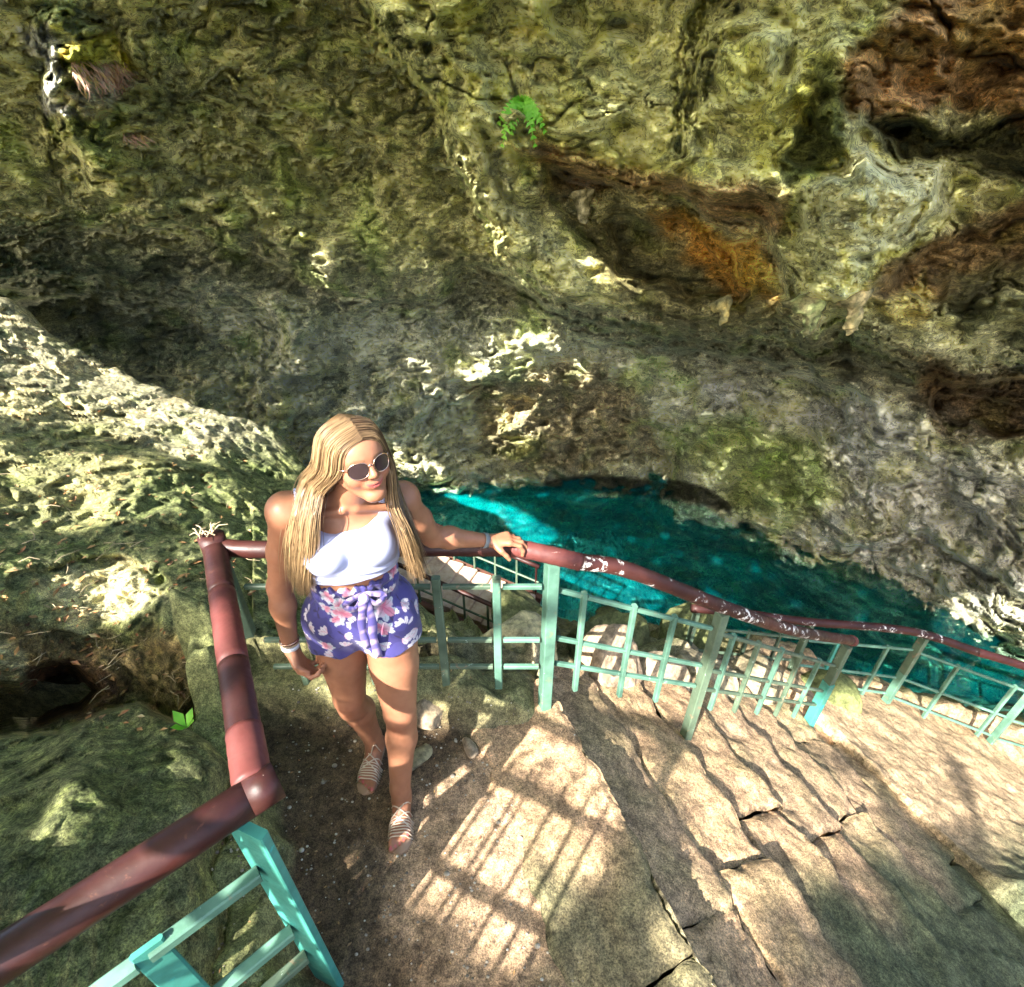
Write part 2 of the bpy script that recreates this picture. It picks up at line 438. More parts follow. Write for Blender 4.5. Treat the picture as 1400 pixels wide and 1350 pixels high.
zone((.06,.065,.03), [(1290,380),(1420,350),(1700,400),(1700,500),(1400,480),(1300,450)], 14, .8)
zone((.10,.055,.02), [(1240,480),(1300,500),(1400,505),(1800,560),(1800,640),(1400,610),(1290,600),(1250,540)], 16, .9)  # brown rock, with the deep hollow's shade painted in
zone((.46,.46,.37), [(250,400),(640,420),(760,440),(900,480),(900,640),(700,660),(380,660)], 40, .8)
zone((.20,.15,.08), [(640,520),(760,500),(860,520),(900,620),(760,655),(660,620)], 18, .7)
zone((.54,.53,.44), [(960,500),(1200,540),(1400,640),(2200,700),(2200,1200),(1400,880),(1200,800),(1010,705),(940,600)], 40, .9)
zone((.24,.29,.09), [(930,590),(1010,560),(1120,600),(1150,680),(1080,720),(1000,690)], 30, .8)
zone((.20,.34,.28), [(300,664),(700,668),(880,676),(960,690),(1010,722),(1200,815),(1400,885),(1400,1200),(300,1200)], 5, .9, .2)
zone((.03,.03,.02), [(740,656),(800,648),(880,652),(960,664),(1005,690),(1000,702),(930,685),(840,674),(740,670)], 4, .95, .2)  # dark undercut at the waterline, shade put into the colour
zone((.30,.36,.20), [(45,-20),(110,-10),(130,50),(60,70)], 14, .7)
zone((.55,.40,.08), [(80,55),(150,50),(180,90),(120,100),(80,85)], 8, .9)  # sun spot's bright yellow, pink and white painted into the tint
zone((.75,.62,.10), [(85,85),(140,75),(160,110),(110,120)], 7, .9)
zone((.70,.40,.38), [(95,120),(170,95),(185,115),(160,150),(110,155)], 8, .9)
zone((.72,.68,.62), [(40,50),(75,40),(80,110),(100,150),(60,150)], 8, .8)
# black algae streaks hanging down the limestone
st = fbm(np.stack([UU.ravel() / 26, VV.ravel() / 95, np.zeros(UU.size)], 1) + 200, 4).reshape(UU.shape)
m = (sstep(st, .16, .42) * .45)[..., None]
colr = colr * (1 - m) + colr * np.array([.28, .30, .26]) * m
gv = fbm(P0 * 1.3 + 300, 3).reshape(UU.shape)
m = (sstep(gv, .05, .4) * .5)[..., None]
colr = colr * (1 - m) + colr * np.array([.75, 1.0, .5]) * m
colr *= 1.9
colr = np.clip(colr * 1.12, 0, .9)
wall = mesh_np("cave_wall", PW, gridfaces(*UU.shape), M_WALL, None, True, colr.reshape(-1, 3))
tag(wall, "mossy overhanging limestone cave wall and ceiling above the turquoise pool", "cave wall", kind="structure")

# ------------------------------------------------------------------ rocky bank left of the railing
crest = [(-600,330),(-300,350),(-60,395),(0,408),(35,440),(100,482),(230,543),(300,570),(370,590),(420,650),(480,755),(540,810),(600,870),(680,930)]
UB = np.concatenate([np.arange(-600, -20, 14), np.arange(-20, 680, 2.8)])
cv = np.interp(UB, [c[0] for c in crest], [c[1] for c in crest])
cv = cv + fbm(np.stack([UB / 40, UB * 0, UB * 0], 1), 4) * 10 * (UB < 420)
SB = np.concatenate([np.linspace(0, .78, 340) ** 1.0, np.linspace(.785, 1.0, 90)])
vb = 1560.0
UUb = np.repeat(UB[None], len(SB), 0)
VVb = vb + (cv[None] - vb) * SB[:, None]
bank_a = [(-600,340,3.4),(-300,360,4.2),(0,410,5.3),(100,482,5.3),(230,545,5.3),(370,592,5.4),(420,650,4.9),(480,760,4.2),(560,840,3.6),(680,930,3.1),
 (200,700,3.2),(0,700,2.9),(0,560,3.9),(200,600,4.1),(300,700,3.5),(300,620,4.3),(150,800,2.65),(250,800,2.7),(100,900,2.25),(200,900,2.25),(290,900,2.35),(290,780,2.9),
 (340,900,2.55),(450,900,2.75),(520,960,2.9),(350,1000,2.6),(400,1100,2.4),(600,1100,2.7),(0,860,2.15),(20,960,2.2),(200,1000,2.0),(300,1040,1.95),(-300,700,2.2),(-300,1000,1.6),(-600,900,1.6),
 (150,1200,1.5),(0,1200,1.4),(0,1350,1.22),(300,1250,1.62),(300,1350,1.5),(250,1100,1.72),(100,1080,1.6),(450,1350,1.9),(400,1250,2.0),(600,1400,2.0),(0,1500,1.1),(300,1540,1.3),(-400,1500,.9),(600,1540,1.7)]
TB = interp(bank_a, UUb, VVb)
q = np.stack([UUb.ravel() / 45, VVb.ravel() / 45, np.zeros(UUb.size) + 5], 1)
wub = (fbm(q, 4) * 16).reshape(UUb.shape); wvb = (fbm(q + 50, 4) * 14).reshape(UUb.shape)
# front lump: its upper edge, with the hollow behind it
le = [(-620,960),(-60,1010),(40,1004),(80,1000),(130,975),(190,962),(235,985),(290,1010),(330,1060)]
d, s, par = polydist(UUb + wub * .5, VVb + wvb * .5, le); x = d * s
lump = sstep(x, -4, 4) * (UUb < 330)
TB = TB + np.where(UUb < 345, (1 - sstep(x, -4, 5)) * np.exp(-np.maximum(-x, 0) / 120.) * .55, 0)
hole = [(-120,935),(30,930),(55,905),(95,900),(128,925),(150,945),(120,975),(60,998),(0,1006),(-120,1010)]
TB += .9 * sstep(polyin(UUb + wub * .5, VVb + wvb * .5, hole), -2, 34) * (1 - lump)
# grooves and ribs of the upper bank
def lipb(poly, jump, back, soft=7):
    global TB
    d, s, par = polydist(UUb + wub, VVb + wvb, poly); x = d * s
    TB = TB + jump * sstep(x, -soft * .3, soft) * np.exp(-np.maximum(x, 0) / back) * sstep(par, 0, .12) * (1 - sstep(par, .88, 1))
lipb([(60,545),(150,560),(240,590),(340,630),(400,660)], .16, 20)
lipb([(0,600),(120,590),(230,610),(330,650)], .12, 26)
lipb([(40,780),(110,760),(200,765),(250,800)], .10, 30)
lipb([(60,860),(140,865),(220,840)], .10, 24)
lipb([(180,720),(270,715),(330,740)], .08, 20)
A_, DY, DZ = ray(UUb, VVb)
P0 = np.stack([A_ * TB, DY * TB, CAMH + DZ * TB], -1).reshape(-1, 3)
warp = np.stack([fbm(P0 * 1.3 + 9, 3), fbm(P0 * 1.3 + 31, 3), fbm(P0 * 1.3 + 77, 3)], 1) * .25
Q = P0 + warp
dd = fbm(Q * 1.5, 3, .5, True) * .13 + fbm(Q * 4.5 + 3, 3, .5, True) * .055 + fbm(Q * 13 + 8, 3, .55) * .030 + np.abs(fbm(Q * 6 + 18, 3, .5)) * .075 + np.abs(fbm(Q * 24 + 28, 2, .6)) * .016
dd -= np.maximum(fbm(Q * 7 + 40, 2) - .22, 0) * .12
TB2 = TB - dd.reshape(TB.shape) * np.clip(TB / 3, .5, 1.3)
PB = np.stack([A_ * TB2, DY * TB2, CAMH + DZ * TB2], -1)
# back of the bank: falls away behind the crest down to the pool
back = []
for j, (dy_, dz_) in enumerate([(.12, -.03), (.3, -.2), (.6, -.7), (1.0, -1.6), (1.4, -3.0), (1.6, -5.0)]):
    row = PB[-1].copy()
    row[:, 1] += dy_ * 1.2; row[:, 0] -= dy_ * .5
    row[:, 2] += dz_ * .9
    row += (np.stack([fbm(row * 1.1 + j, 3), fbm(row * 1.1 + 9 + j, 3), fbm(row * 1.1 + 4, 3)], 1)) * .12 * (j > 0)
    back.append(row[None])
PBa = np.concatenate([PB] + back, 0)
cb = np.zeros(UUb.shape + (3,)); cb[:] = (.20, .215, .115)
def zoneb(col, poly, feather, amt=1.0, w=1.0):
    global cb
    x = polyin(UUb + wub * 2 * w, VVb + wvb * 2 * w, poly)
    m = (sstep(x, -feather, feather) * amt)[..., None]
    cb = cb * (1 - m) + np.array(col) * m
zoneb((.36,.34,.26), [(-600,300),(0,380),(230,520),(390,580),(400,620),(250,640),(120,590),(-600,560)], 20)
zoneb((.38,.35,.20), [(-600,500),(0,520),(160,560),(250,640),(100,700),(-600,700)], 30, .6)
zoneb((.15,.18,.08), [(200,620),(420,600),(480,800),(420,900),(300,760),(180,700)], 30, .7)
zoneb((.55,.50,.33), [(45,800),(110,765),(210,770),(222,820),(170,850),(90,850)], 12, .95)
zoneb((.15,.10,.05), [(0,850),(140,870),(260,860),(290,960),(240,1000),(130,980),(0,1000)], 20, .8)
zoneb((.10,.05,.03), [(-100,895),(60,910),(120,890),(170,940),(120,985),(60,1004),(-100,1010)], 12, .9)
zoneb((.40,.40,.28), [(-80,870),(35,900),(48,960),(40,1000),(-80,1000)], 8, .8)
zoneb((.17,.185,.10), [(-600,1000),(60,1000),(190,955),(340,1040),(460,1100),(480,1560),(-600,1560)], 14, .8)
zoneb((.30,.22,.17), [(470,900),(620,900),(640,1100),(470,1000)], 20, .6)
gv = fbm(P0 * 3.1 + 300, 4).reshape(UUb.shape)
m = (sstep(gv, .0, .35) * .6)[..., None]
cb = cb * (1 - m) + cb * np.array([1.5, 1.4, 1.25]) * m
m = (sstep(-gv, .05, .4) * .5)[..., None]
cb = cb * (1 - m) + cb * np.array([.55, .7, .4]) * m
cb = cb * 1.05 + .008
cba = np.concatenate([cb] + [cb[-1:]] * 6, 0)
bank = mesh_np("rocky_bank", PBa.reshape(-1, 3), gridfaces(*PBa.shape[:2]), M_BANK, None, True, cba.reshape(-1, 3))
tag(bank, "uneven moss-covered rock bank sloping up left of the red pipe railing", "rock bank", kind="structure")

# ------------------------------------------------------------------ ground: landing, ground under the steps, slope to the water, lake bed
L0 = (.20, 1.60)
def sw(x, y):
    return .926 * (x - L0[0]) + .377 * (y - L0[1]), .377 * (x - L0[0]) - .926 * (y - L0[1])
DROP = [(-3.0, 1.45),(-1.3, 1.62),(-.5,1.78),(.2,1.85),(1.0,2.35),(1.6,3.0),(2.4,3.2),(3.46,3.16),(5.0,3.05),(12.,2.9)]
CURB = [(-1.3, 1.75),(-1.17,1.42),(-1.05,1.25),(-.94, 1.12), (-.78,.80),(-.63, .545), (-.52, .25), (-.42, -.5), (-.3, -3)]
def base_z(X, Y):
    s, w_ = sw(X, Y)
    z = np.where(s < 0, -.09 * sstep(s, -.36, -.25), np.where(s < 2.4, -.586 * s - .30 * sstep(s, -.02, .12) * sstep(2.75 - s, 0, .3), -1.456 - .47 * (s - 2.4)))
    z = np.where(s > 4.6, -2.49 - .2 * (s - 4.6), z)
    d, sg, _ = polydist(X, Y, DROP)
    out = d * -sg * -1.0
    # beyond the fence line (sg<0 means left of the line going +x, i.e. the water side)
    o = np.where(sg > 0, d, 0)
    z = z - np.where(o > 0, .78 * o * sstep(o, 0, .5) , 0)
    return z, s, w_, o
X1 = np.concatenate([np.arange(-6, -1.5, .08), np.arange(-1.5, 2.9, .0145), np.arange(2.9, 5.6, .03), np.arange(5.6, 15, .10)])
Y1 = np.concatenate([np.arange(-3, -.2, .12), np.arange(-.2, 2.5, .0145), np.arange(2.5, 4.2, .03), np.arange(4.2, 14.5, .07)])
GX, GY = np.meshgrid(X1, Y1)
z, s_, w_, o_ = base_z(GX, GY)
P2 = np.stack([GX.ravel(), GY.ravel(), np.zeros(GX.size)], 1)
n1 = fbm(P2 * 1.4, 4, .5, True).reshape(GX.shape); n2 = fbm(P2 * 5 + 7, 4).reshape(GX.shape); n3 = fbm(P2 * 22 + 3, 3).reshape(GX.shape)
landing = (s_ < 0) & (o_ <= 0)
rough = np.where(landing, .25, 1.0)
z = z + n1 * .10 * np.where(o_ > 0, 2.2, rough * .35) + n2 * .04 * np.where(o_ > 0, 1.6, rough) + n3 * .009
z = z - (sstep(o_, 0.0, .4)) * .1
# curb of mossy rock along the back of the landing
cx = sstep(GY, 1.40, 1.50) * (1 - sstep(GY, 1.66, 1.85)) * sstep(-GX, -.22, .02) * sstep(s_, .02, -.05)
z = z + cx * (.16 + n2 * .07 + n1 * .03)
# curb along the railing at the left
d, sg, _ = polydist(GX + n2 * .05, GY + n2 * .05, CURB)
side = -d * sg
z = z + (sstep(side, -.01, .09) * .26 * (1 + .4 * n2) - sstep(side, .16, .42) * 1.6) * np.where(GY < 1.9, 1, 0)
# higher path behind the photographer
z = z + (sstep(-GY, .35, .95) * .9 + n2 * .05 * sstep(-GY, .35, .95)) * np.where(s_ < .4, 1, sstep(1.6 - s_, 0, 1.2))
# steps fade into a worn mossy slope far down at the right
z = z + sstep(w_, 1.0, 1.5) * sstep(s_, 1.0, 1.6) * (.06 + .10 * n1)
bed = -4.5 + fbm(P2 * .5 + 60, 3).reshape(GX.shape) * .5 + fbm(P2 * 2.2 + 90, 4).reshape(GX.shape) * .22 - .6 * np.clip(GX - 2.2, 0, 5) + .2 * np.clip(1.0 - GX, 0, 6)
z = np.where(o_ > 0, np.maximum(z, bed), z)
cg = np.zeros(GX.shape + (3,)); cg[:] = (.085, .058, .040)
def mixg(mask, col):
    global cg
    m = np.clip(mask, 0, 1)[..., None]; cg = cg * (1 - m) + np.array(col) * m
mixg(sstep(n2, .0, .35) * .4, (.12, .09, .068))
mixg(sstep(s_ + n2 * .2, -.62, -.25), (.15, .135, .09))              # stonier, greener towards the steps
mixg(sstep(s_, -.02, .03), (.28, .24, .19))
mixg(sstep(s_, 2.2, 2.5), (.30, .215, .15))
mixg(cx * .9, (.17, .165, .09))
mixg(sstep(side, -.02, .04) * (GY < 1.9), (.17, .18, .09))
mixg(sstep(o_, 0, .2) * .9, (.19, .185, .11))
mixg(sstep(w_ + n2 * .2, .85, 1.4) * sstep(s_, .9, 1.5), (.10, .115, .075))  # dark green algae tone with the lower right's deep shade painted in
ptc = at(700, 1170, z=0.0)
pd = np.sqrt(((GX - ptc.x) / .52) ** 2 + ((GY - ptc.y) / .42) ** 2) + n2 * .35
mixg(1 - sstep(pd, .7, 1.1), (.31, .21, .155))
wet = sstep(-z, 3.0, 3.4)
mixg(wet * .8, (.10, .09, .06))
mixg(sstep(-z, 3.45, 3.7), (.55, .95, .95))
bn = fbm(P2 * 2.6 + 400, 5, .62).reshape(GX.shape)
mixg(sstep(-z, 3.45, 3.7) * sstep(bn, .02, .18) * .85, (.04, .16, .13))
bn = fbm(P2 * np.array([5.5, 9, 1]) + 700, 4, .62).reshape(GX.shape)
mixg(sstep(-z, 3.45, 3.7) * sstep(bn, .05, .2) * .85, (.03, .10, .09))
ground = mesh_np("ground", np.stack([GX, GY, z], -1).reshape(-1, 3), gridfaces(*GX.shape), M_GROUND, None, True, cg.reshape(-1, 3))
tag(ground, "trodden brown soil and rock of the landing, the slope and the pool bed", "ground", kind="structure")
def gz(x, y):
    i = np.searchsorted(Y1, y); j = np.searchsorted(X1, x)
    return float(z[min(i, len(Y1) - 1), min(j, len(X1) - 1)])

# ------------------------------------------------------------------ water
m, n, b = newmat("pool_water")
n.nodes.remove(b)
out = n.nodes["Material Output"]
tr = N(n, "ShaderNodeBsdfTransparent"); gl = N(n, "ShaderNodeBsdfGlossy"); gl.inputs["Roughness"].default_value = .03
tr.inputs[0].default_value = (.80, 1.0, .98, 1)
fr = N(n, "ShaderNodeFresnel"); fr.inputs[0].default_value = 1.33
v = objvec(n)
h = noise_tex(n, 3.0, 3, .5, v, .3)
bp = N(n, "ShaderNodeBump"); bp.inputs["Strength"].default_value = .25; bp.inputs["Distance"].default_value = .05
n.links.new(h, bp.inputs["Height"]); n.links.new(bp.outputs[0], gl.inputs["Normal"]); n.links.new(bp.outputs[0], fr.inputs["Normal"])
df = N(n, "ShaderNodeBsdfDiffuse"); n.links.new(ramp(n, noise_tex(n, 1.6, 6, .7, scalevec(n, v, (.55, 1.3, 1)), .3), [(.38, (.0, .13, .16)), (.48, (.0, .26, .29)), (.60, (.0, .56, .55))]), df.inputs[0])      # light scattered back by the milky blue water
md = N(n, "ShaderNodeMixShader"); sxw = N(n, "ShaderNodeSeparateXYZ"); n.links.new(v, sxw.inputs[0])
n.links.new(ramp(n, math_(n, 'MULTIPLY_ADD', sxw.outputs[0], .1), [(.30, (.36, .36, .36)), (.62, (.16, .16, .16)), (.85, (.07, .07, .07))]), md.inputs[0])      # milkier over the shallow left end
n.links.new(tr.outputs[0], md.inputs[1]); n.links.new(df.outputs[0], md.inputs[2])
mx = N(n, "ShaderNodeMixShader"); n.links.new(fr.outputs[0], mx.inputs[0]); n.links.new(md.outputs[0], mx.inputs[1]); n.links.new(gl.outputs[0], mx.inputs[2])
n.links.new(mx.outputs[0], out.inputs["Surface"])
va = N(n, "ShaderNodeVolumeAbsorption"); va.inputs["Color"].default_value = (.0, .84, .90, 1); va.inputs["Density"].default_value = .50
n.links.new(va.outputs[0], out.inputs["Volume"])
bx0, bx1, by0, by1 = -7.5, 14.5, 2.2, 14.2
Vw = [(x, y, zz) for zz in (-8.0, WATER_Z) for y in (by0, by1) for x in (bx0, bx1)]
Fw = [(0,2,3,1),(4,5,7,6),(0,1,5,4),(2,6,7,3),(0,4,6,2),(1,3,7,5)]
water = mesh_py("water", Vw, Fw, m, None, smooth=False)
tag(water, "clear turquoise pool water under the overhanging cave wall", "water", kind="structure")

# ------------------------------------------------------------------ stone steps
M_STEP = rock_material("worn_limestone_step", 42.0, micro=150.0, dark=(.62, .6, .56), pale=(1.3, 1.28, 1.2), bstr=.5, bd=.02, flaky=(1, 1, 1))
def xy_sw(s, w_):
    return L0[0] + .926 * s + .377 * w_, L0[1] + .377 * s - .926 * w_
stair = empty("stone_stairway", (*xy_sw(.3, .5), -.17), "worn pinkish limestone steps going down right of the landing", "stairway")
R = random.Random(11)
def step_stone(s0, s1, w0, w1, zt, col, par, seed, name="step_stone", thick=.30):
    ns, nw = 22, max(16, int((w1 - w0) / .022))
    a = np.linspace(0, 1, ns); c = np.linspace(0, 1, nw)
    AA, CC = np.meshgrid(a, c)
    e0 = s0 + np.array([R.uniform(-.02, .02) for _ in range(4)]); 
    S = s0 + (s1 - s0) * AA; W = w0 + (w1 - w0) * CC
    P = np.stack([S.ravel() * 3 + seed, W.ravel() * 3, np.zeros(S.size)], 1)
    edge = fbm(np.stack([W.ravel() * 4 + seed, AA.ravel() * .3, np.zeros(S.size)], 1), 5, .62).reshape(S.shape) * .075
    edge2 = fbm(np.stack([S.ravel() * 4 + seed, CC.ravel() * .3, np.zeros(S.size) + 9], 1), 4).reshape(S.shape) * .045
    S = S + edge; W = W + edge2
    rim = np.minimum(np.minimum(AA, 1 - AA) * (s1 - s0), np.minimum(CC, 1 - CC) * (w1 - w0))
    nz = fbm(P * 1.2, 4).reshape(S.shape)
    nf = fbm(P * 7 + 5, 3).reshape(S.shape)
    Z = zt + (.078 - .165 * AA) * (zt < -.1) + nz * .045 + nf * .012 - .03 * np.exp(-rim / .010)
    X, Y = xy_sw(S, W)
    # skirt
    Vt = np.stack([X, Y, Z], -1)
    n0, n1_ = Vt.shape[:2]
    ring = [(i, 0) for i in range(n0)] + [(n0 - 1, j) for j in range(1, n1_)] + [(i, n1_ - 1) for i in range(n0 - 2, -1, -1)] + [(0, j) for j in range(n1_ - 2, 0, -1)]
    V = Vt.reshape(-1, 3).tolist(); F = gridfaces(n0, n1_).tolist()
    rr = [i * n1_ + j for i, j in ring]; b0 = len(V)
    for kk, (dz, sh) in enumerate([(-.10, 1.0), (-thick, 1.01)]):
        for i, j in ring:
            x, y, zz = Vt[i, j]
            V.append([x, y, zz + dz])
    L = len(ring)
    for q_ in range(L):
        q2 = (q_ + 1) % L
        F.append([rr[q2], rr[q_], b0 + q_, b0 + q2]); F.append([b0 + q2, b0 + q_, b0 + L + q_, b0 + L + q2])
    cc = np.zeros((len(V), 3)); cc[:] = col
    g = np.concatenate([(sstep(nz, -.1, .35)).ravel(), np.zeros(2 * L)])[:, None] * .35
    cc = cc * (1 - g) + np.array([.30, .29, .17]) * g
    Wq = np.concatenate([W.ravel(), np.array([W[i, j] for i, j in ring] * 2)]); Sq = np.concatenate([S.ravel(), np.array([S[i, j] for i, j in ring] * 2)])
    mo = (sstep(Wq + .12 * np.sin(Sq * 9), .85, 1.2) * sstep(Sq, .55, .9))[:, None]  # shade beyond the steps' lit edge painted in as dark green
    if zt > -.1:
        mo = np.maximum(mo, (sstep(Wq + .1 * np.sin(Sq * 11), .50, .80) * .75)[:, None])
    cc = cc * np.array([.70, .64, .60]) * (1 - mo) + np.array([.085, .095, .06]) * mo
    V = np.array(V) - np.array(par.location)[None]
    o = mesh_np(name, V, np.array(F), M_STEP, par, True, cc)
    return o
COLS = [(.46,.335,.25),(.49,.35,.265),(.43,.325,.25),(.52,.38,.28),(.40,.32,.235)]
R = random.Random(12)
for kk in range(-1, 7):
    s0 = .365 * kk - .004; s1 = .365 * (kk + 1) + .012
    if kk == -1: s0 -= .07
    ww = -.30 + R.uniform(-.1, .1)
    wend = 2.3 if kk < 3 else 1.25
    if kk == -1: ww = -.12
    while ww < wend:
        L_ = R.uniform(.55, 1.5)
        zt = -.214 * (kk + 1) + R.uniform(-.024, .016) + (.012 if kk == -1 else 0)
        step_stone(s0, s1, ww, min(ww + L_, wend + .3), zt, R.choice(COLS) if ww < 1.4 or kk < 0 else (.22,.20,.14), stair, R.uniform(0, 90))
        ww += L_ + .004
# ------------------------------------------------------------------ paint
def paint(name, base, dark, chip, rough=.35, chip_lo=.62, rust=(.10,.035,.02), bright=1.0):
    m, n, b = newmat(name)
    v = objvec(n)
    a1 = noise_tex(n, 5, 5, .65, v); a2 = noise_tex(n, 38, 6, .7, v, .6); a3 = noise_tex(n, 11, 6, .7, v, 1.0)
    c = ramp(n, a1, [(.35, dark), (.62, base)])
    c = mixc(n, ramp(n, a3, [(.60, (0,0,0)), (.66, (1,1,1))]), c, rust)
    sepn = N(n, "ShaderNodeNewGeometry"); sx = N(n, "ShaderNodeSeparateXYZ"); n.links.new(sepn.outputs["Normal"], sx.inputs[0])
    c = mixc(n, ramp(n, a2, [(chip_lo, (0,0,0)), (chip_lo + .02, (1,1,1))]) if chip_lo > .6 else math_(n, 'MULTIPLY', ramp(n, a2, [(.52, (0,0,0)), (.55, (1,1,1))]), ramp(n, noise_tex(n, 7, 4, .6, v, .5), [(.55, (0,0,0)), (.60, (1,1,1))])), c, chip)
    n.links.new(c, b.inputs["Base Color"])
    r = ramp(n, a3, [(.3, (rough * .7,) * 3), (.7, (rough * 1.6,) * 3)])
    n.links.new(r, b.inputs["Roughness"])
    b.inputs["Specular IOR Level"].default_value = .35
    bump(n, b, a2, .35, .002)
    return m
M_RED = paint("red_brown_pipe_paint", (.052, .015, .012), (.024, .007, .006), (.55, .40, .34), .42, .70)
M_REDW = paint("peeling_red_pipe_paint", (.060, .017, .013), (.028, .008, .007), (.80, .76, .70), .5, .56)
M_PINK = paint("sunlit_pink_pipe_paint", (.14, .038, .032), (.08, .022, .019), (.7, .5, .45), .5, .68)  # lit copy of the pipe red, for lengths in the sun
M_GREEN = paint("turquoise_fence_paint", (.13, .27, .195), (.065, .14, .10), (.42, .60, .50), .42, .66, (.16, .20, .13))
M_GREEND = paint("dull_green_fence_paint", (.12, .175, .115), (.06, .095, .06), (.35, .45, .36), .5, .64, (.20, .16, .10))
M_CYAN = paint("sunlit_turquoise_paint", (.07, .33, .27), (.045, .20, .155), (.3, .7, .65), .4, .75, (.04, .40, .38))  # lit copy of the fence paint, for pieces in the sun

def pipe(name, pts, r, mat, par, n=10, seg=18):
    pts = catmull(pts, n)
    rr = [r * (1 + .02 * math.sin(i * 1.7) + .012 * math.sin(i * .63 + 1)) for i in range(len(pts))]
    V, F = tube_np(pts, rr, seg)
    return mesh_py(name, V, F, mat, par)
def lerp(p, q_, t): return Vector(p) * (1 - t) + Vector(q_) * t
GRP = "turquoise and red railings round the steps"

# --- railing along the back of the landing and down the steps
ra = empty("railing", (.16, 1.53, 0), "turquoise railing with curving red-brown handrail, behind the woman and down the steps", "railing", GRP)
H = CAMH
hr = [(-1.10,1.50,H-1.165),(-.92,1.495,H-1.175),(-.5,1.53,H-1.195),(0,1.555,H-1.215),(.158,1.53,H-1.232),(.477,1.60,H-1.365),(.997,1.76,H-1.725),(1.6,2.05,H-2.19),(2.30,2.42,H-2.68)]
pipe("handrail", hr[:4] , .033, M_RED, ra)
pipe("handrail", [hr[3],(.05,1.55,H-1.218),(.158,1.53,H-1.232),(.26,1.54,H-1.27)], .035, M_PINK, ra)
pipe("handrail", [(.258,1.54,H-1.268)] + hr[5:], .033, M_REDW, ra, 12)
V, F = tube_np([(2.285,2.412,H-2.668),(2.325,2.433,H-2.70)], .037, 18); mesh_py("end_collar", V, F, M_PINK, ra)
p1, p2, p3 = Vector((.155,1.535,0)), Vector((1.0,1.765,0)), Vector((2.28,2.41,0))
def post(name, x, y, zt, zb, wd, mat, par, up=(.97, .25, 0)):
    return bar(name, (x, y, zb), (x, y, zt), wd, wd * .8, mat, par, up=Vector(up))
post("post", p1.x, p1.y, H-1.262, -.25, .062, M_GREEN, ra)
post("post", p2.x, p2.y, H-1.76, -.85, .057, M_GREEND, ra)
post("post", p3.x, p3.y, H-2.72, H-3.10, .057, M_GREEND, ra)
post("post", p3.x, p3.y, H-3.103, -1.85, .068, M_CYAN, ra)
post("post", -1.09, 1.50, H-1.19, H-1.62, .05, M_GREEND, ra)
zs = (1.388, 1.69, 1.86)
for dz in zs:
    for xa, xb, mt in ((-1.06, -.325, M_GREEND), (-.275, -.085, M_GREEND), (-.037, .118, M_GREEN)):  # dimmer paint for bars in shade, brighter paint at the lit end
        bar("crossbar", (xa, 1.53, H-dz), (xb, 1.53, H-dz), .021, .021, mt, ra)
for x in (-.935, -.62, -.30, -.061):
    zt = H - 1.355
    bar("baluster", (x, 1.53, .16), (x, 1.53, zt), .034 if x > -.4 else .030, .028, M_GREEN if x > -.1 else M_GREEND, ra, up=Vector((0, 1, 0)))
    bar("baluster_cap", (x, 1.53, zt), (x, 1.53, zt + .014), .034, .03, M_GREEND, ra, up=Vector((0, 1, 0)))
def sloped(pa, pb, rails_a, rails_b, fr, par, mat, bw=.028, bot_a=.62, nb_off=0.0, thick=.021, mats=None, over=.02):
    """crossbars and balusters between two posts"""
    L_ = (Vector(pb) - Vector(pa)).length
    for k_, (za, zb) in enumerate(zip(rails_a, rails_b)):
        a = Vector((pa[0], pa[1], za)); b_ = Vector((pb[0], pb[1], zb))
        e = .04 / L_
        cuts = [e] + [c for f in fr for c in (f - bw * .52 / L_, f + bw * .52 / L_)] + [1 - e]
        for c0, c1 in zip(cuts[::2], cuts[1::2]):
            bar("crossbar", lerp(a, b_, c0), lerp(a, b_, c1), thick, thick, mat, par)
    for i, f in enumerate(fr):
        tp = lerp((pa[0], pa[1], rails_a[0]), (pb[0], pb[1], rails_b[0]), f)
        bt = lerp((pa[0], pa[1], rails_a[-1]), (pb[0], pb[1], rails_b[-1]), f)
        d_ = Vector(pb) - Vector(pa); d_.z = 0
        bar("baluster", (tp.x, tp.y, bt.z - .16), (tp.x, tp.y, tp.z + over), bw, bw * .85, (mats or [mat] * 9)[i % len(mats or [mat] * 9)], par, up=d_.normalized())
sloped(p1, p2, (H-1.40, H-1.675, H-1.835), (H-1.88, H-2.145, H-2.305), (.17, .45, .70), ra, M_GREEN)
sloped(p2, p3, (H-1.90, H-2.17, H-2.32), (H-2.93, H-3.20, H-3.36), (.10, .27, .45, .62, .80), ra, M_GREEND, bw=.027, mats=[M_GREEN, M_GREEND])

# --- lower railing on the path above the water
rb = empty("railing", (3.45, 3.0, -2.0), "lower turquoise railing with peeling red handrail along the sunlit path above the water", "railing", GRP)
hb = [(1.45,3.02,H-2.97),(1.9,3.02,H-3.03),(2.4,3.0,H-3.10),(3.05,3.0,H-3.17),(3.44,3.0,H-3.25),(3.9,2.95,H-3.40),(4.40,2.9,H-3.55),(5.2,2.85,H-3.85),(6.4,2.8,H-4.3)]
pipe("handrail", hb[:6], .034, M_REDW, rb); pipe("handrail", hb[5:], .035, M_PINK, rb)
q0, q1, q2, q3, q4 = (1.5,3.02), (2.45,3.0), (3.45,3.0), (4.55,2.89), (5.9,2.82)
for (x, y), zt, zb, mt in ((q0, H-3.0, -1.9, M_GREEND), (q1, H-3.13, -1.9, M_GREEND), (q3, H-3.63, -2.75, M_GREEN), (q4, H-4.15, -3.2, M_GREEN)):
    post("post", x, y, zt, zb, .052, mt, rb)
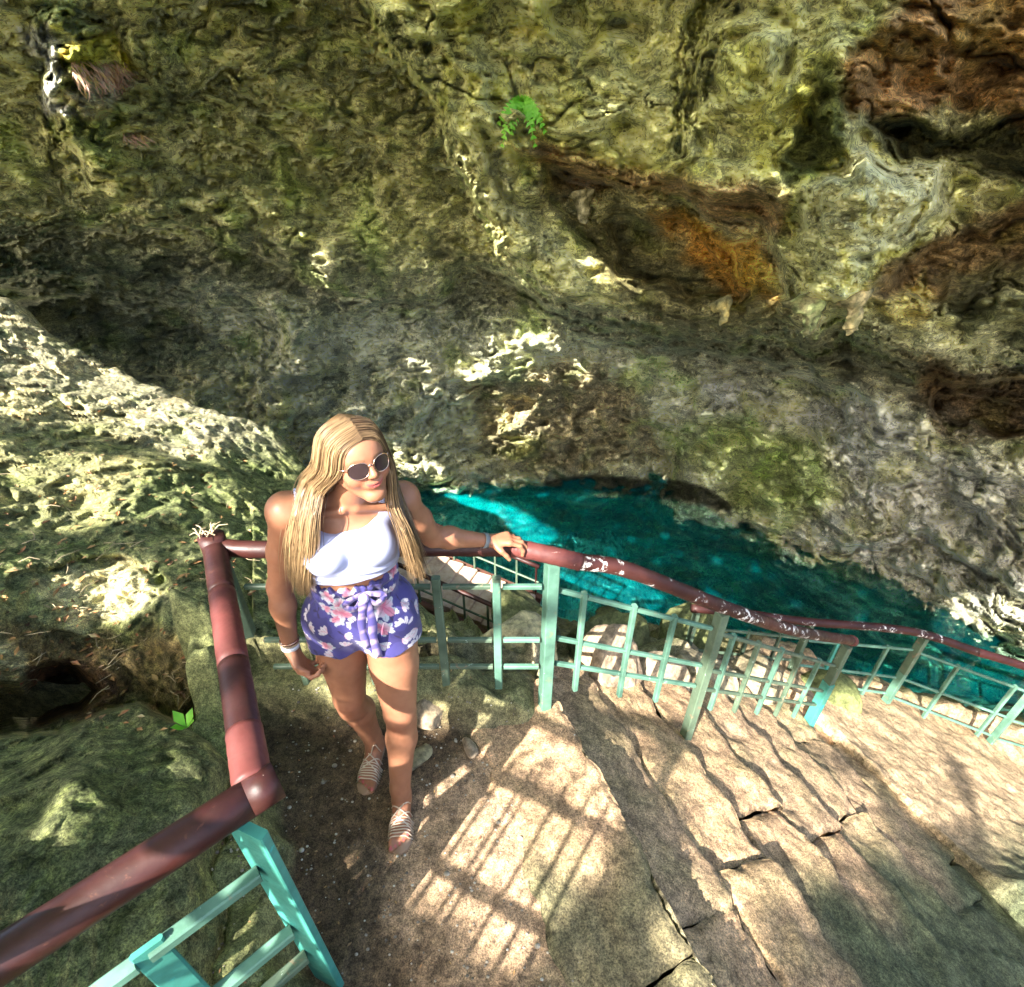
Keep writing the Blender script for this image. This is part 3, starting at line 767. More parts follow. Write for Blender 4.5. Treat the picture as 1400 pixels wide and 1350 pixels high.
post("post", q1[0] + 1.0, 3.0, H-3.28, H-3.72, .062, M_GREEND, rb); post("post", q1[0] + 1.0, 3.0, H-3.723, -2.15, .062, M_GREEN, rb)
sloped((*q0, 0), (*q1, 0), (H-3.18, H-3.45, H-3.62), (H-3.30, H-3.57, H-3.74), (.22, .5, .78), rb, M_GREEND, bw=.028)
sloped((*q1, 0), (*q2, 0), (H-3.32, H-3.62, H-3.82), (H-3.44, H-3.80, H-4.02), (.3, .74), rb, M_GREEN, bw=.031, mats=[M_CYAN, M_GREEN])
sloped((*q2, 0), (*q3, 0), (H-3.46, H-3.80, H-4.05), (H-3.86, H-4.22, H-4.50), (.36, .86), rb, M_GREEN, bw=.032, mats=[M_GREEN, M_GREEN])
sloped((*q3, 0), (*q4, 0), (H-3.90, H-4.24, H-4.52), (H-4.36, H-4.70, H-4.98), (.35, .7), rb, M_GREEN, bw=.032)

# --- railing at the left, towards the camera
rl = empty("railing", (-.58, .60, 0), "thick red-brown pipe railing bending beside the landing, nearest the camera", "railing", GRP)
cA, cB = Vector((-1.10,1.505,H-1.165)), Vector((-.60,.66,H-1.165))
r0 = .040
def seg_(a, b_, r, mt, nm="handrail"):
    V, F = tube_np([lerp(a, b_, i / 12) for i in range(13)], [r * (1 + .012 * math.sin(i * 2.1)) for i in range(13)], 24); return mesh_py(nm, V, F, mt, rl)
seg_(cA, lerp(cA, cB, .30), r0, M_RED)
seg_(lerp(cA, cB, .301), lerp(cA, cB, .64), r0 * 1.01, M_PINK)
seg_(lerp(cA, cB, .641), lerp(cA, cB, .90), r0, M_RED)
seg_(lerp(cA, cB, .88), cB + (cB - cA).normalized() * .035, r0 * 1.05, M_PINK, "pipe_collar")
cC = Vector((-.565,.615,H-1.165)); cD = Vector((-.93,.30,H-1.165)); cE = Vector((-1.9,-.54,H-1.165))
dcd = (cD - cC).normalized()
seg_(cC - dcd * .01, lerp(cC, cE, .97), r0 * 1.04, M_RED)
V, F = tube_np([cC - dcd * .045, cC + dcd * .02], r0 * 1.055, 24); mesh_py("end_cap", V, F, M_RED, rl)
V, F = tube_np([cA + Vector((0,0,.045)), cA + Vector((0,0,-.06))], r0 * 1.12, 24); mesh_py("corner_joint", V, F, M_RED, rl)
# fence panel under the far length of pipe
dAB = (cB - cA); dAB.z = 0
lsh = Vector((-.85, -.5, 0)) * .10
for dz in ():
    for c0, c1 in ((.03, .24), (.28, .49), (.53, .74), (.78, .97)):
        bar("crossbar", lerp(cA, cB, c0) - Vector((0,0,dz)) + lsh, lerp(cA, cB, c1) - Vector((0,0,dz)) + lsh, .024, .024, M_GREEND, rl)
for f in ():
    p = lerp(cA, cB, f); bar("baluster", p - Vector((0,0,.40)) + lsh, p - Vector((0,0,.02)) + lsh * .7, .036, .03, M_GREEND, rl, up=dAB.normalized())
# wide flat post at the near corner, and the panel running out of the picture
pc = Vector((-.575, .56, 0)); dCE = (cE - cC); dCE.z = 0; dn = dCE.normalized()
zt = H - 1.165
bar("post", (pc.x, pc.y, -.1), (pc.x, pc.y, zt - .035), .100, .022, M_CYAN, rl, up=Vector((.35, .94, 0)).normalized(), bevel=.003)
for dz, mt in ((.22, M_GREEN), (.56, M_GREEN), (.74, M_GREEND)):
    cuts = [.02, .243, .267, .518, .542, .808, .832, 1.1]
    for c0, c1 in zip(cuts[::2], cuts[1::2]):
        a = Vector((pc.x, pc.y, zt - dz)) + dn * c0; b_ = Vector((pc.x, pc.y, zt - dz)) + dn * c1
        bar("crossbar", a, b_, .032, .030, mt, rl)
for c in (.24, .53, .82):
    a = Vector((pc.x, pc.y, 0)) + dn * c
    bar("baluster", (a.x, a.y, .0), (a.x, a.y, zt - .19), .060, .014, M_CYAN, rl, up=Vector((-dn.y, dn.x, 0)))

# --- railing on the higher path behind the photographer (throws the barred shadow on the landing)
def back_from(u, v, zz):
    p = at(u, v, z=0.0); k_ = zz / math.sin(SUN_EL)
    return p - SUND * k_
rc = empty("railing", (-1.2, -.9, .9), "turquoise railing on the higher path, throwing the barred shadow on the landing", "railing", GRP)
zlo, zhi = 1.50, 1.50 + .335
g0 = back_from(607, 1188, zlo); g1 = back_from(740, 1266, zlo)
gd = (g1 - g0); gd.z = 0; gd.normalize()
gA = g0 - gd * 1.1; gB = g1 + gd * 1.3
def on_fence(u, v, zz):
    p = back_from(u, v, zz); return (p - g0).dot(gd)
ts = [on_fence(625, 1114, 1.67), on_fence(635, 1145, 1.67), on_fence(663, 1158, 1.67), on_fence(674, 1165, 1.67), on_fence(713, 1188, 1.67), on_fence(748, 1205, 1.67), on_fence(775, 1220, 1.67)]
ts = [t for t in ts]
def gp(t, zz): return Vector((g0.x + gd.x * t, g0.y + gd.y * t, zz))
zfl = .62
for zz, th in ((zhi, .034), (zlo, .034)):
    bar("crossbar", gp(-.45, zz), gp((g1 - g0).length + .12, zz), th, th, M_GREEND, rc)
for i, t in enumerate(ts):
    wd = (.055, .016, .018, .018, .018, .034, .04)[i]
    bar("baluster" if i else "post", gp(t, zfl) + Vector((.02 * gd.y, -.02 * gd.x, 0)), gp(t, zhi + (.10 if i else .25)) + Vector((.02 * gd.y, -.02 * gd.x, 0)), wd, .016 if i else .05, M_GREEND, rc, up=gd)
    if i in (1, 2, 3, 4, 5):     # bent tips of the bars
        a = gp(t, zhi + .10); bar("baluster_tip", a + Vector((0,0,.003)), a + gd * .05 + Vector((0,0,.05)), .014, .014, M_GREEND, rc)
pipe("handrail", [gp(-.5, zhi + .27), gp(0, zhi + .27), gp((g1 - g0).length + .15, zhi + .26)], .030, M_RED, rc)
for t in (-.46, (g1 - g0).length + .13):
    bar("post", gp(t, zfl), gp(t, zhi + .24), .06, .05, M_GREEND, rc, up=gd)
a = gp(-.35, zhi); b_ = gp(-.02, zlo)
bar("brace", a + Vector((.03*gd.y, -.03*gd.x, 0)), b_ + Vector((.03*gd.y, -.03*gd.x, 0)), .022, .022, M_GREEND, rc)
bar("brace", gp(-.35, zlo) + Vector((.06*gd.y, -.06*gd.x, 0)), gp(-.02, zhi) + Vector((.06*gd.y, -.06*gd.x, 0)), .022, .022, M_GREEND, rc)
# ------------------------------------------------------------------ boulders and loose stones
M_BOULD = rock_material("boulder_rock", 30.0, dark=(.55, .56, .48), pale=(1.45, 1.4, 1.25), bstr=.55, bd=.02, flaky=(1, 1, 1))
def ico(sub):
    bm = bmesh.new(); bmesh.ops.create_icosphere(bm, subdivisions=sub, radius=1.0)
    V = np.array([v.co[:] for v in bm.verts]); F = np.array([[v.index for v in f.verts] for f in bm.faces]); bm.free(); return V, F
ICO = {s: ico(s) for s in (2, 3, 4, 5)}
def boulder(loc, size, rot=0, seed=0, col=(.30,.29,.19), sub=4, label=None, cat="boulder", group=None, name="boulder", cut=3, moss=.5, tilt=(0, 0)):
    V, F = ICO[sub]; V = V.copy()
    r_ = np.random.default_rng(seed)
    for _ in range(cut + 3):                       # broken flat faces
        nrm = r_.normal(size=3); nrm /= np.linalg.norm(nrm); h = r_.uniform(.55, .8)
        dd = V @ nrm - h; V -= np.where(dd > 0, dd, 0)[:, None] * nrm * .92
    nn = V / np.linalg.norm(V, axis=1)[:, None]
    V += nn * (fbm(V * 1.3 + seed, 4) * .16 + fbm(V * 5 + seed, 3) * .045)[:, None]
    up = V[:, 2].copy()
    V *= np.array(size)
    c = np.zeros((len(V), 3)); c[:] = col
    g = (sstep(up + fbm(V * 6 + 3, 3) * .6, .1, .8) * moss)[:, None]
    c = c * (1 - g) + np.array([.17, .19, .08]) * g
    c *= .8
    o = mesh_np(name, V, F, M_BOULD, None, True, c)
    o.location = loc; o.rotation_euler = (tilt[0], tilt[1], rot)
    return tag(o, label, cat, group)
PK = (.36,.28,.21); GN = (.19,.19,.11)
def on_px(u, v, zz, dz=0.0):
    p = at(u, v, z=zz); return (p.x, p.y, zz + dz)
boulder(on_px(588, 968, .10, -.03), (.085,.075,.085), .4, 3, PK, 4, "angular pale stone beside the woman's rear leg, lit by the sun", "stone", None, "stone", moss=0)
boulder(on_px(572, 1035, .02, -.01), (.075,.05,.035), 1.0, 5, (.30,.26,.18), 4, "small flat stone on the landing behind the woman's front calf", "stone", None, "stone", moss=.2)
boulder(on_px(642, 1022, .02, -.01), (.06,.032,.03), 2.2, 8, (.40,.31,.24), 3, "small reddish wedge stone on the soil left of the pale slab", "stone", None, "stone", moss=0)
boulder(on_px(395, 925, .10, -.05), (.20,.14,.14), .3, 12, (.46,.42,.32), 4, "pale stone block under the railing beside the woman's lowered hand", "stone", None, "stone", moss=.1)
spec = [
 ((.02,2.02,-.22),(.26,.22,.30),.5,21,(.50,.43,.28),"broad pale sunlit rock just behind the railing left of the first thick post",.1),
 ((.62,2.16,-.45),(.24,.22,.30),1.1,22,(.46,.34,.26),"pinkish peaked rock behind the railing right of the first thick post",0),
 ((.98,2.28,-.82),(.26,.2,.28),.2,23,(.46,.36,.28),"flat-faced pinkish rock leaning behind the middle of the stair railing",0),
 ((1.45,2.55,-1.10),(.26,.24,.26),1.9,24,(.45,.37,.27),"rounded tan rock behind the dull green second post",.1),
 ((1.95,2.72,-1.35),(.28,.22,.24),.9,25,(.42,.34,.25),"tan rock close behind the last stretch of stair railing",.2),
 ((2.75,2.85,-1.70),(.30,.24,.22),.3,26,(.22,.25,.10),"green mossy rock beside the railing end with bright turquoise foot",.9),
 ((.9,3.3,-1.5),(.42,.36,.36),.7,27,GN,"tall pointed mossy rock in the shade between railing and water",.8),
 ((.1,3.2,-1.15),(.4,.3,.3),2.0,28,GN,"low mossy rock below the railing left of the first thick post",.8),
 ((1.9,3.7,-1.9),(.42,.36,.34),1.3,29,(.26,.28,.14),"broad mossy rock below the lower railing, near the waterline",.9),
]
for loc, sz, rt, sd_, c, lb, ms in spec:
    boulder(loc, sz, rt, sd_, c, 5, lb, "rock", None, "rock", moss=ms)
R2 = random.Random(4)
for i in range(24):
    x = R2.uniform(-1.2, 5.2); y = R2.uniform(3.3, 5.6) if x < 2.5 else R2.uniform(3.3, 4.6)
    zz = gz(x, y)
    if zz < -3.9: continue
    s_b = R2.uniform(.10, .30)
    boulder((x, y, zz + s_b * .2), (s_b, s_b * R2.uniform(.7, 1), s_b * R2.uniform(.5, .8)), R2.uniform(0, 6), 100 + i, [(.24,.24,.15), (.34,.28,.20), (.15,.16,.10)][i % 3], 3,
            ('small ' if s_b < .17 else 'large ' if s_b > .24 else 'medium ') + ['grey-green ', 'tan ', 'dark '][i % 3] + 'mossy boulder ' + ('below the far stairway' if x < .1 else 'behind the first stretch of stair railing' if x < 1.2 else 'behind the second thick post' if x < 2.2 else 'under the lower railing' if x < 3.4 else 'beyond the lower railing') + (', near the water' if y > 4.3 else ', high on the slope'), "boulder", "boulders on the slope down to the water", moss=.6)

# ------------------------------------------------------------------ lower stairway by the water
m, n, b = newmat("lower_stair_concrete"); v = objvec(n)
n.links.new(ramp(n, noise_tex(n, 8, 6, .7, v), [(.3, (.34,.21,.15)), (.5, (.52,.38,.28)), (.7, (.62,.50,.40))]), b.inputs[0]); b.inputs["Roughness"].default_value = .85
bump(n, b, noise_tex(n, 30, 5, .7, v), .4, .01); M_CONC = m
m, n, b = newmat("rusty_brown_side"); v = objvec(n)
n.links.new(ramp(n, noise_tex(n, 10, 6, .7, v), [(.3, (.07,.025,.015)), (.7, (.17,.07,.045))]), b.inputs[0]); b.inputs["Roughness"].default_value = .8; M_RUST = m
ls = empty("lower_stairway", (-.6, 4.3, -1.9), "small far stairway descending to the pool, seen behind the woman's elbow", "stairway")
s0p = at(548, 772, t=5.3); s1p = at(706, 842, t=5.0)
ax = (s1p - s0p); dzs = ax.z; ax.z = 0; lsn = ax.length; ax.normalize(); sd_v = Vector((-ax.y, ax.x, 0))
for i in range(9):
    c = s0p + ax * (lsn * i / 8) + Vector((0, 0, dzs * i / 8))
    bar("stair_step", c - sd_v * .30, c + sd_v * .30, lsn / 8 * 1.07, .10, M_CONC, ls, up=Vector((0, 0, 1)), bevel=.01)
for sgn in (-1, 1):
    a = s0p + sd_v * .345 * sgn - ax * .1 + Vector((0, 0, .0)); e_ = s1p + ax * .1 + sd_v * .345 * sgn + Vector((0, 0, -.02))
    bar("side_wall", a - Vector((0,0,.22)), e_ - Vector((0,0,.22)), .07, .50, M_RUST, ls, bevel=.012)
    pipe("handrail", [a + Vector((0,0,.40)), lerp(a, e_, .5) + Vector((0,0,.40)), e_ + Vector((0,0,.40))], .022, M_RED, ls, 6, 10)
    bar("crossbar", a + Vector((0,0,.2)), e_ + Vector((0,0,.2)), .018, .018, M_GREEND, ls)
    for t_ in (.04, .2, .36, .52, .68, .84, .98):
        p = lerp(a, e_, t_); bar("baluster", p + Vector((0,0,.03)), p + Vector((0,0,.39)), .02, .02, M_GREEND if t_ not in (.04, .98) else M_RED, ls)
boulder(tuple(lerp(s0p, s1p, .45) + Vector((0,-.3,-.62))), (.75,.35,.45), .1, 77, (.12,.075,.05), 4, "dark brown rock under the far lower stairway", "rock", None, "rock", moss=.2)

# ------------------------------------------------------------------ plants, stalactite, roots, litter
m, n, b = newmat("fern_green"); v = objvec(n)
fc = ramp(n, noise_tex(n, 6, 3, .6, v), [(.35, (.14,.50,.03)), (.65, (.36,.75,.08))]); n.links.new(fc, b.inputs[0]); b.inputs["Roughness"].default_value = .5
tl = N(n, "ShaderNodeBsdfTranslucent"); n.links.new(fc, tl.inputs[0]); mx = N(n, "ShaderNodeMixShader"); mx.inputs[0].default_value = .35
n.links.new(b.outputs[0], mx.inputs[1]); n.links.new(tl.outputs[0], mx.inputs[2]); n.links.new(mx.outputs[0], n.nodes["Material Output"].inputs[0]); M_FERN = m
def wall_pt(u, v, off=0.0):
    t = float(T2[np.searchsorted(VS, v), np.searchsorted(US, u)]) - off
    return at(u, v, t=t)
fw = wall_pt(712, 140, .20)
fern = empty("fern", fw, "small bright green fern clump hanging from the overhanging rock, upper centre", "fern")
rf = random.Random(9)
to_cam = (Vector((0, 0, CAMH)) - fw).normalized()
for i in range(17):
    ang = -2.6 + 5.2 * i / 16 + rf.uniform(-.15, .15)
    dirx = Vector((math.sin(ang), 0, 0)); L_ = rf.uniform(.10, .26)
    pts = []
    for k_ in range(9):
        t_ = k_ / 8
        pts.append(fw + Vector((math.sin(ang) * L_ * t_, 0, 0)) + to_cam * (.12 * math.sin(t_ * 2.2)) + Vector((0, 0, L_ * (.55 * math.cos(ang) * t_ - .9 * t_ * t_))))
    V, F = tube_np(pts, .004, 4)
    for k_ in range(1, 9):
        p = pts[k_]; tg = (pts[k_] - pts[k_ - 1]).normalized(); sd2 = tg.cross(to_cam).normalized()
        wdt = .055 * (1 - (k_ / 9) ** 1.6) + .012
        for sg2 in (-1, 1):
            b0 = len(V); tip = p + sd2 * sg2 * wdt + tg * wdt * .35 - Vector((0, 0, wdt * .25))
            V += [p - tg * .011, p + sd2 * sg2 * wdt * .5 - tg * .010 + to_cam * .004, tip, p + sd2 * sg2 * wdt * .5 + tg * .016, p + tg * .011]
            F.append((b0, b0 + 1, b0 + 2, b0 + 3, b0 + 4))
    mesh_py("frond", V, F, M_FERN, fern)
    Vt, Ft = tube_np(pts, .003, 5); mesh_py("stalk", Vt, Ft, M_FERN, fern)
def stalactite(u, v_, L_, r_, col, label, off=.10, lean=(0, 0), seed=0):
    sp = wall_pt(u, v_, off); ln = Vector((lean[0], lean[1], 0))
    pts = catmull([sp + Vector((-.02, .07, .5 * L_)), sp + Vector((0, .02, .12 * L_)), sp + ln * .3 + Vector((.01, 0, -.35 * L_)), sp + ln * .7 + Vector((0, -.01, -.72 * L_)), sp + ln + Vector((-.01, -.01, -L_))], 10)
    n_ = len(pts); tt = np.linspace(0, 1, n_)
    rr = r_ * (np.interp(tt, [0, .22, .5, .75, 1], [2.1, 1.2, .62, .42, .05])) * (1 + .14 * np.sin(tt * 23 + seed))
    Vt, Ft = tube_np(pts, list(rr), 24)
    Vt = np.array([tuple(q_) for q_ in Vt]); cen = np.array([tuple(q_) for q_ in pts]).mean(0)
    ax3 = Vt.copy(); ax3[:, 2] *= .35
    Vt = Vt + np.stack([fbm(ax3 * 16 + seed, 3), fbm(ax3 * 16 + seed + 40, 3), fbm(Vt * 9 + seed, 2) * .6], 1) * r_ * .75
    o = mesh_py("stalactite", Vt, Ft, None, None); o.data.materials.append(M_BOULD)
    ca = o.data.color_attributes.new("tint", 'FLOAT_COLOR', 'POINT'); cc = np.ones((len(Vt), 4), np.float32); g_ = sstep(fbm(Vt * 11, 3), -.2, .3)[:, None]
    cc[:, :3] = np.array(col) * g_ + np.array((.16,.15,.08)) * (1 - g_); ca.data.foreach_set("color", cc.ravel())
    tag(o, label, "stalactite")
stalactite(797, 292, .42, .07, (.52,.48,.33), "pale hanging stalactite at the mouth of the brown hollow in the overhang", .22, (0, 0), 1)
stalactite(1108, 428, .22, .09, (.24,.28,.13), "greenish stalactite tip hanging from the lowest point of the overhang", .20, (.02, 0), 2)
stalactite(1168, 420, .24, .08, (.40,.33,.18), "tan stalactite tip on the overhang edge, right of the greenish one", .20, (.03, 0), 3)
stalactite(990, 425, .14, .06, (.40,.33,.14), "short ochre stalactite under the orange-stained hollow", .18, (0, 0), 4)
# fringe of pale roots in the sun spot, upper left
m, n, b = newmat("root_fibre"); v = objvec(n)
n.links.new(ramp(n, noise_tex(n, 9, 3, .6, v), [(.3, (.75,.55,.10)), (.5, (.78,.45,.36)), (.7, (.82,.72,.55))]), b.inputs[0]); b.inputs["Roughness"].default_value = .7; M_ROOT = m
for (uc, vc, wd, cnt, ln, lb) in ((135, 95, 75, 170, .15, "large tuft of pink and yellow hanging roots in the sun spot, upper left"), (180, 185, 26, 45, .09, "small tuft of pale hanging roots below the sun spot, upper left")):
    p0 = wall_pt(uc, vc, .05); V, F = [], []
    for i in range(cnt):
        u = uc + rf.uniform(-.5, .5) * wd; v_ = vc + rf.uniform(-.25, .35) * wd * .6
        p = wall_pt(u, v_, .03); tc = (Vector((0, 0, CAMH)) - p).normalized(); L_ = ln * rf.uniform(.5, 1.1)
        sid = Vector((rf.uniform(-.02, .10), 0, 0))
        pts = [p, p + tc * .05 + Vector((0,0,-.2 * L_)) + sid * .4, p + tc * .07 + Vector((0,0,-.65 * L_)) + sid, p + tc * .05 + Vector((rf.uniform(-.03,.03),0,-L_)) + sid * 1.4]
        Vt, Ft = tube_np(pts, [.0045, .0045, .004, .002], 4, False); b0 = len(V); V += Vt; F += [tuple(b0 + q_ for q_ in f) for f in Ft]
    o = mesh_py("hanging_roots", V, F, M_ROOT, None); tag(o, lb, "roots")
# young plant at the foot of the near rock
def bank_pt(u, v, off=0.0):
    j = min(np.searchsorted(UB, u), len(UB) - 1); sb = (vb - v) / (vb - cv[j]); i = min(np.searchsorted(SB, sb), len(SB) - 1)
    return at(u, v, t=float(TB2[i, j]) - off)
bp_ = bank_pt(258, 1000, .05)
pl = empty("seedling", bp_, "small bright green seedling growing behind the near mossy rock", "plant")
for i in range(5):
    a = i * 1.3; d_ = Vector((math.cos(a), math.sin(a), 1.3)).normalized(); sd2 = d_.cross(Vector((0, 0, 1))).normalized(); L_ = .07 + .012 * (i % 3)
    base_ = bp_ + Vector((0, 0, .02)); mid_ = base_ + d_ * L_ * .55; tip = base_ + d_ * L_ + Vector((0, 0, -.01))
    mesh_py("leaf", [base_, mid_ + sd2 * .018, tip, mid_ - sd2 * .018, mid_ + Vector((0,0,-.004))], [(0,1,4),(1,2,4),(2,3,4),(3,0,4)], M_FERN, pl)
# twigs caught on the corner of the railing
m, n, b = newmat("dry_twig"); b.inputs[0].default_value = (.42,.33,.20,1); b.inputs["Roughness"].default_value = .8; M_TWIG = m
V, F = [], []
tc0 = Vector((-1.11, 1.50, H-1.115))
for i in range(12):
    d_ = Vector((rf.uniform(-1, 1), rf.uniform(-.6, .8), rf.uniform(.0, .6))).normalized() * rf.uniform(.02, .07)
    s_ = tc0 + Vector((rf.uniform(-.03,.03), rf.uniform(-.02,.02), 0)); pts = [s_, s_ + d_ * .5 + Vector((0,0,.015)), s_ + d_]
    Vt, Ft = tube_np(pts, [.003,.0022,.001], 5, False); b0 = len(V); V += Vt; F += [tuple(b0 + q_ for q_ in f) for f in Ft]
tag(mesh_py("dry_twigs", V, F, M_TWIG, None), "dry twigs caught on the far left corner of the red railing", "twigs")
# fallen twigs, leaves and grit
V, F = [], []; ci = []
for i in range(150):
    u = rf.uniform(-20, 360); vcr = float(np.interp(u, UB, cv)); v_ = rf.uniform(vcr + 15, 960)
    p = bank_pt(u, v_, .012); t_ = (p - Vector((0,0,CAMH))).length
    L_ = rf.uniform(.03, .12) ; a = rf.uniform(0, 6.28); d_ = Vector((math.cos(a), math.sin(a), rf.uniform(-.2, .2))) * L_
    mid_ = p + d_ * .5 + Vector((rf.uniform(-.02,.02), rf.uniform(-.02,.02), .01))
    Vt, Ft = tube_np([p, mid_, p + d_], [.0025,.002,.001], 4, False); b0 = len(V); V += Vt; F += [tuple(b0 + q_ for q_ in f) for f in Ft]
tag(mesh_py("fallen_twigs", V, F, M_TWIG, None), "short dry twigs scattered over the mossy rock bank", "twigs", kind="stuff")
m, n, b = newmat("dead_leaf"); v = objvec(n)
n.links.new(ramp(n, noise_tex(n, 7, 2, .5, v), [(.35, (.12,.06,.03)), (.5, (.36,.22,.08)), (.62, (.30,.10,.04)), (.7, (.5,.42,.22))]), b.inputs[0]); b.inputs["Roughness"].default_value = .6; M_DEAD = m
V, F = [], []
def dead_leaf(p, s_, nrm=Vector((0, 0, 1))):
    a = rf.uniform(0, 6.28); d_ = Vector((math.cos(a), math.sin(a), rf.uniform(-.3, .3))).normalized(); sd2 = nrm.cross(d_).normalized(); b0 = len(V)
    up = nrm * s_ * rf.uniform(.1, .3)
    V.extend([p - d_ * s_, p + sd2 * s_ * .4 + up, p + d_ * s_ * .9 + up * .5, p - sd2 * s_ * .4 + up, p])
    F.extend([(b0, b0 + 1, b0 + 4), (b0 + 1, b0 + 2, b0 + 4), (b0 + 2, b0 + 3, b0 + 4), (b0 + 3, b0, b0 + 4)])
for i in range(420):
    u = rf.uniform(-20, 350); vcr = float(np.interp(u, UB, cv)); dead_leaf(bank_pt(u, rf.uniform(vcr + 8, 1000), .015), rf.uniform(.012, .034))
for i in range(160):
    x = rf.uniform(-1.05, .4); y = rf.uniform(.3, 1.7); dead_leaf(Vector((x, y, gz(x, y) + .008)), rf.uniform(.004, .010))
tag(mesh_py("leaf_litter", V, F, M_DEAD, None, False), "fallen brown leaves lying on the rock bank and landing", "leaf litter", kind="stuff")
V, F = [], []; V0, F0 = ICO[2]
Vs, Fs = [], []; nb = 0
for i in range(900):
    x = rf.uniform(-1.05, .5); y = rf.uniform(.2, 1.5); s_ = rf.uniform(.002, .006) * (2.2 if rf.random() < .05 else 1)
    Vs.append(V0 * np.array([s_, s_ * .8, s_ * .6]) + np.array([x, y, gz(x, y) + s_ * .2])); Fs.append(F0 + nb); nb += len(V0)
m, n, b = newmat("grit"); v = objvec(n)
n.links.new(ramp(n, noise_tex(n, 25, 1, .5, v), [(.35, (.12,.10,.08)), (.55, (.35,.31,.24)), (.68, (.62,.58,.48))]), b.inputs[0]); b.inputs["Roughness"].default_value = .9
tag(mesh_np("grit", np.concatenate(Vs), np.concatenate(Fs), m), "small pale grit and pebbles on the trodden landing", "pebbles", kind="stuff")
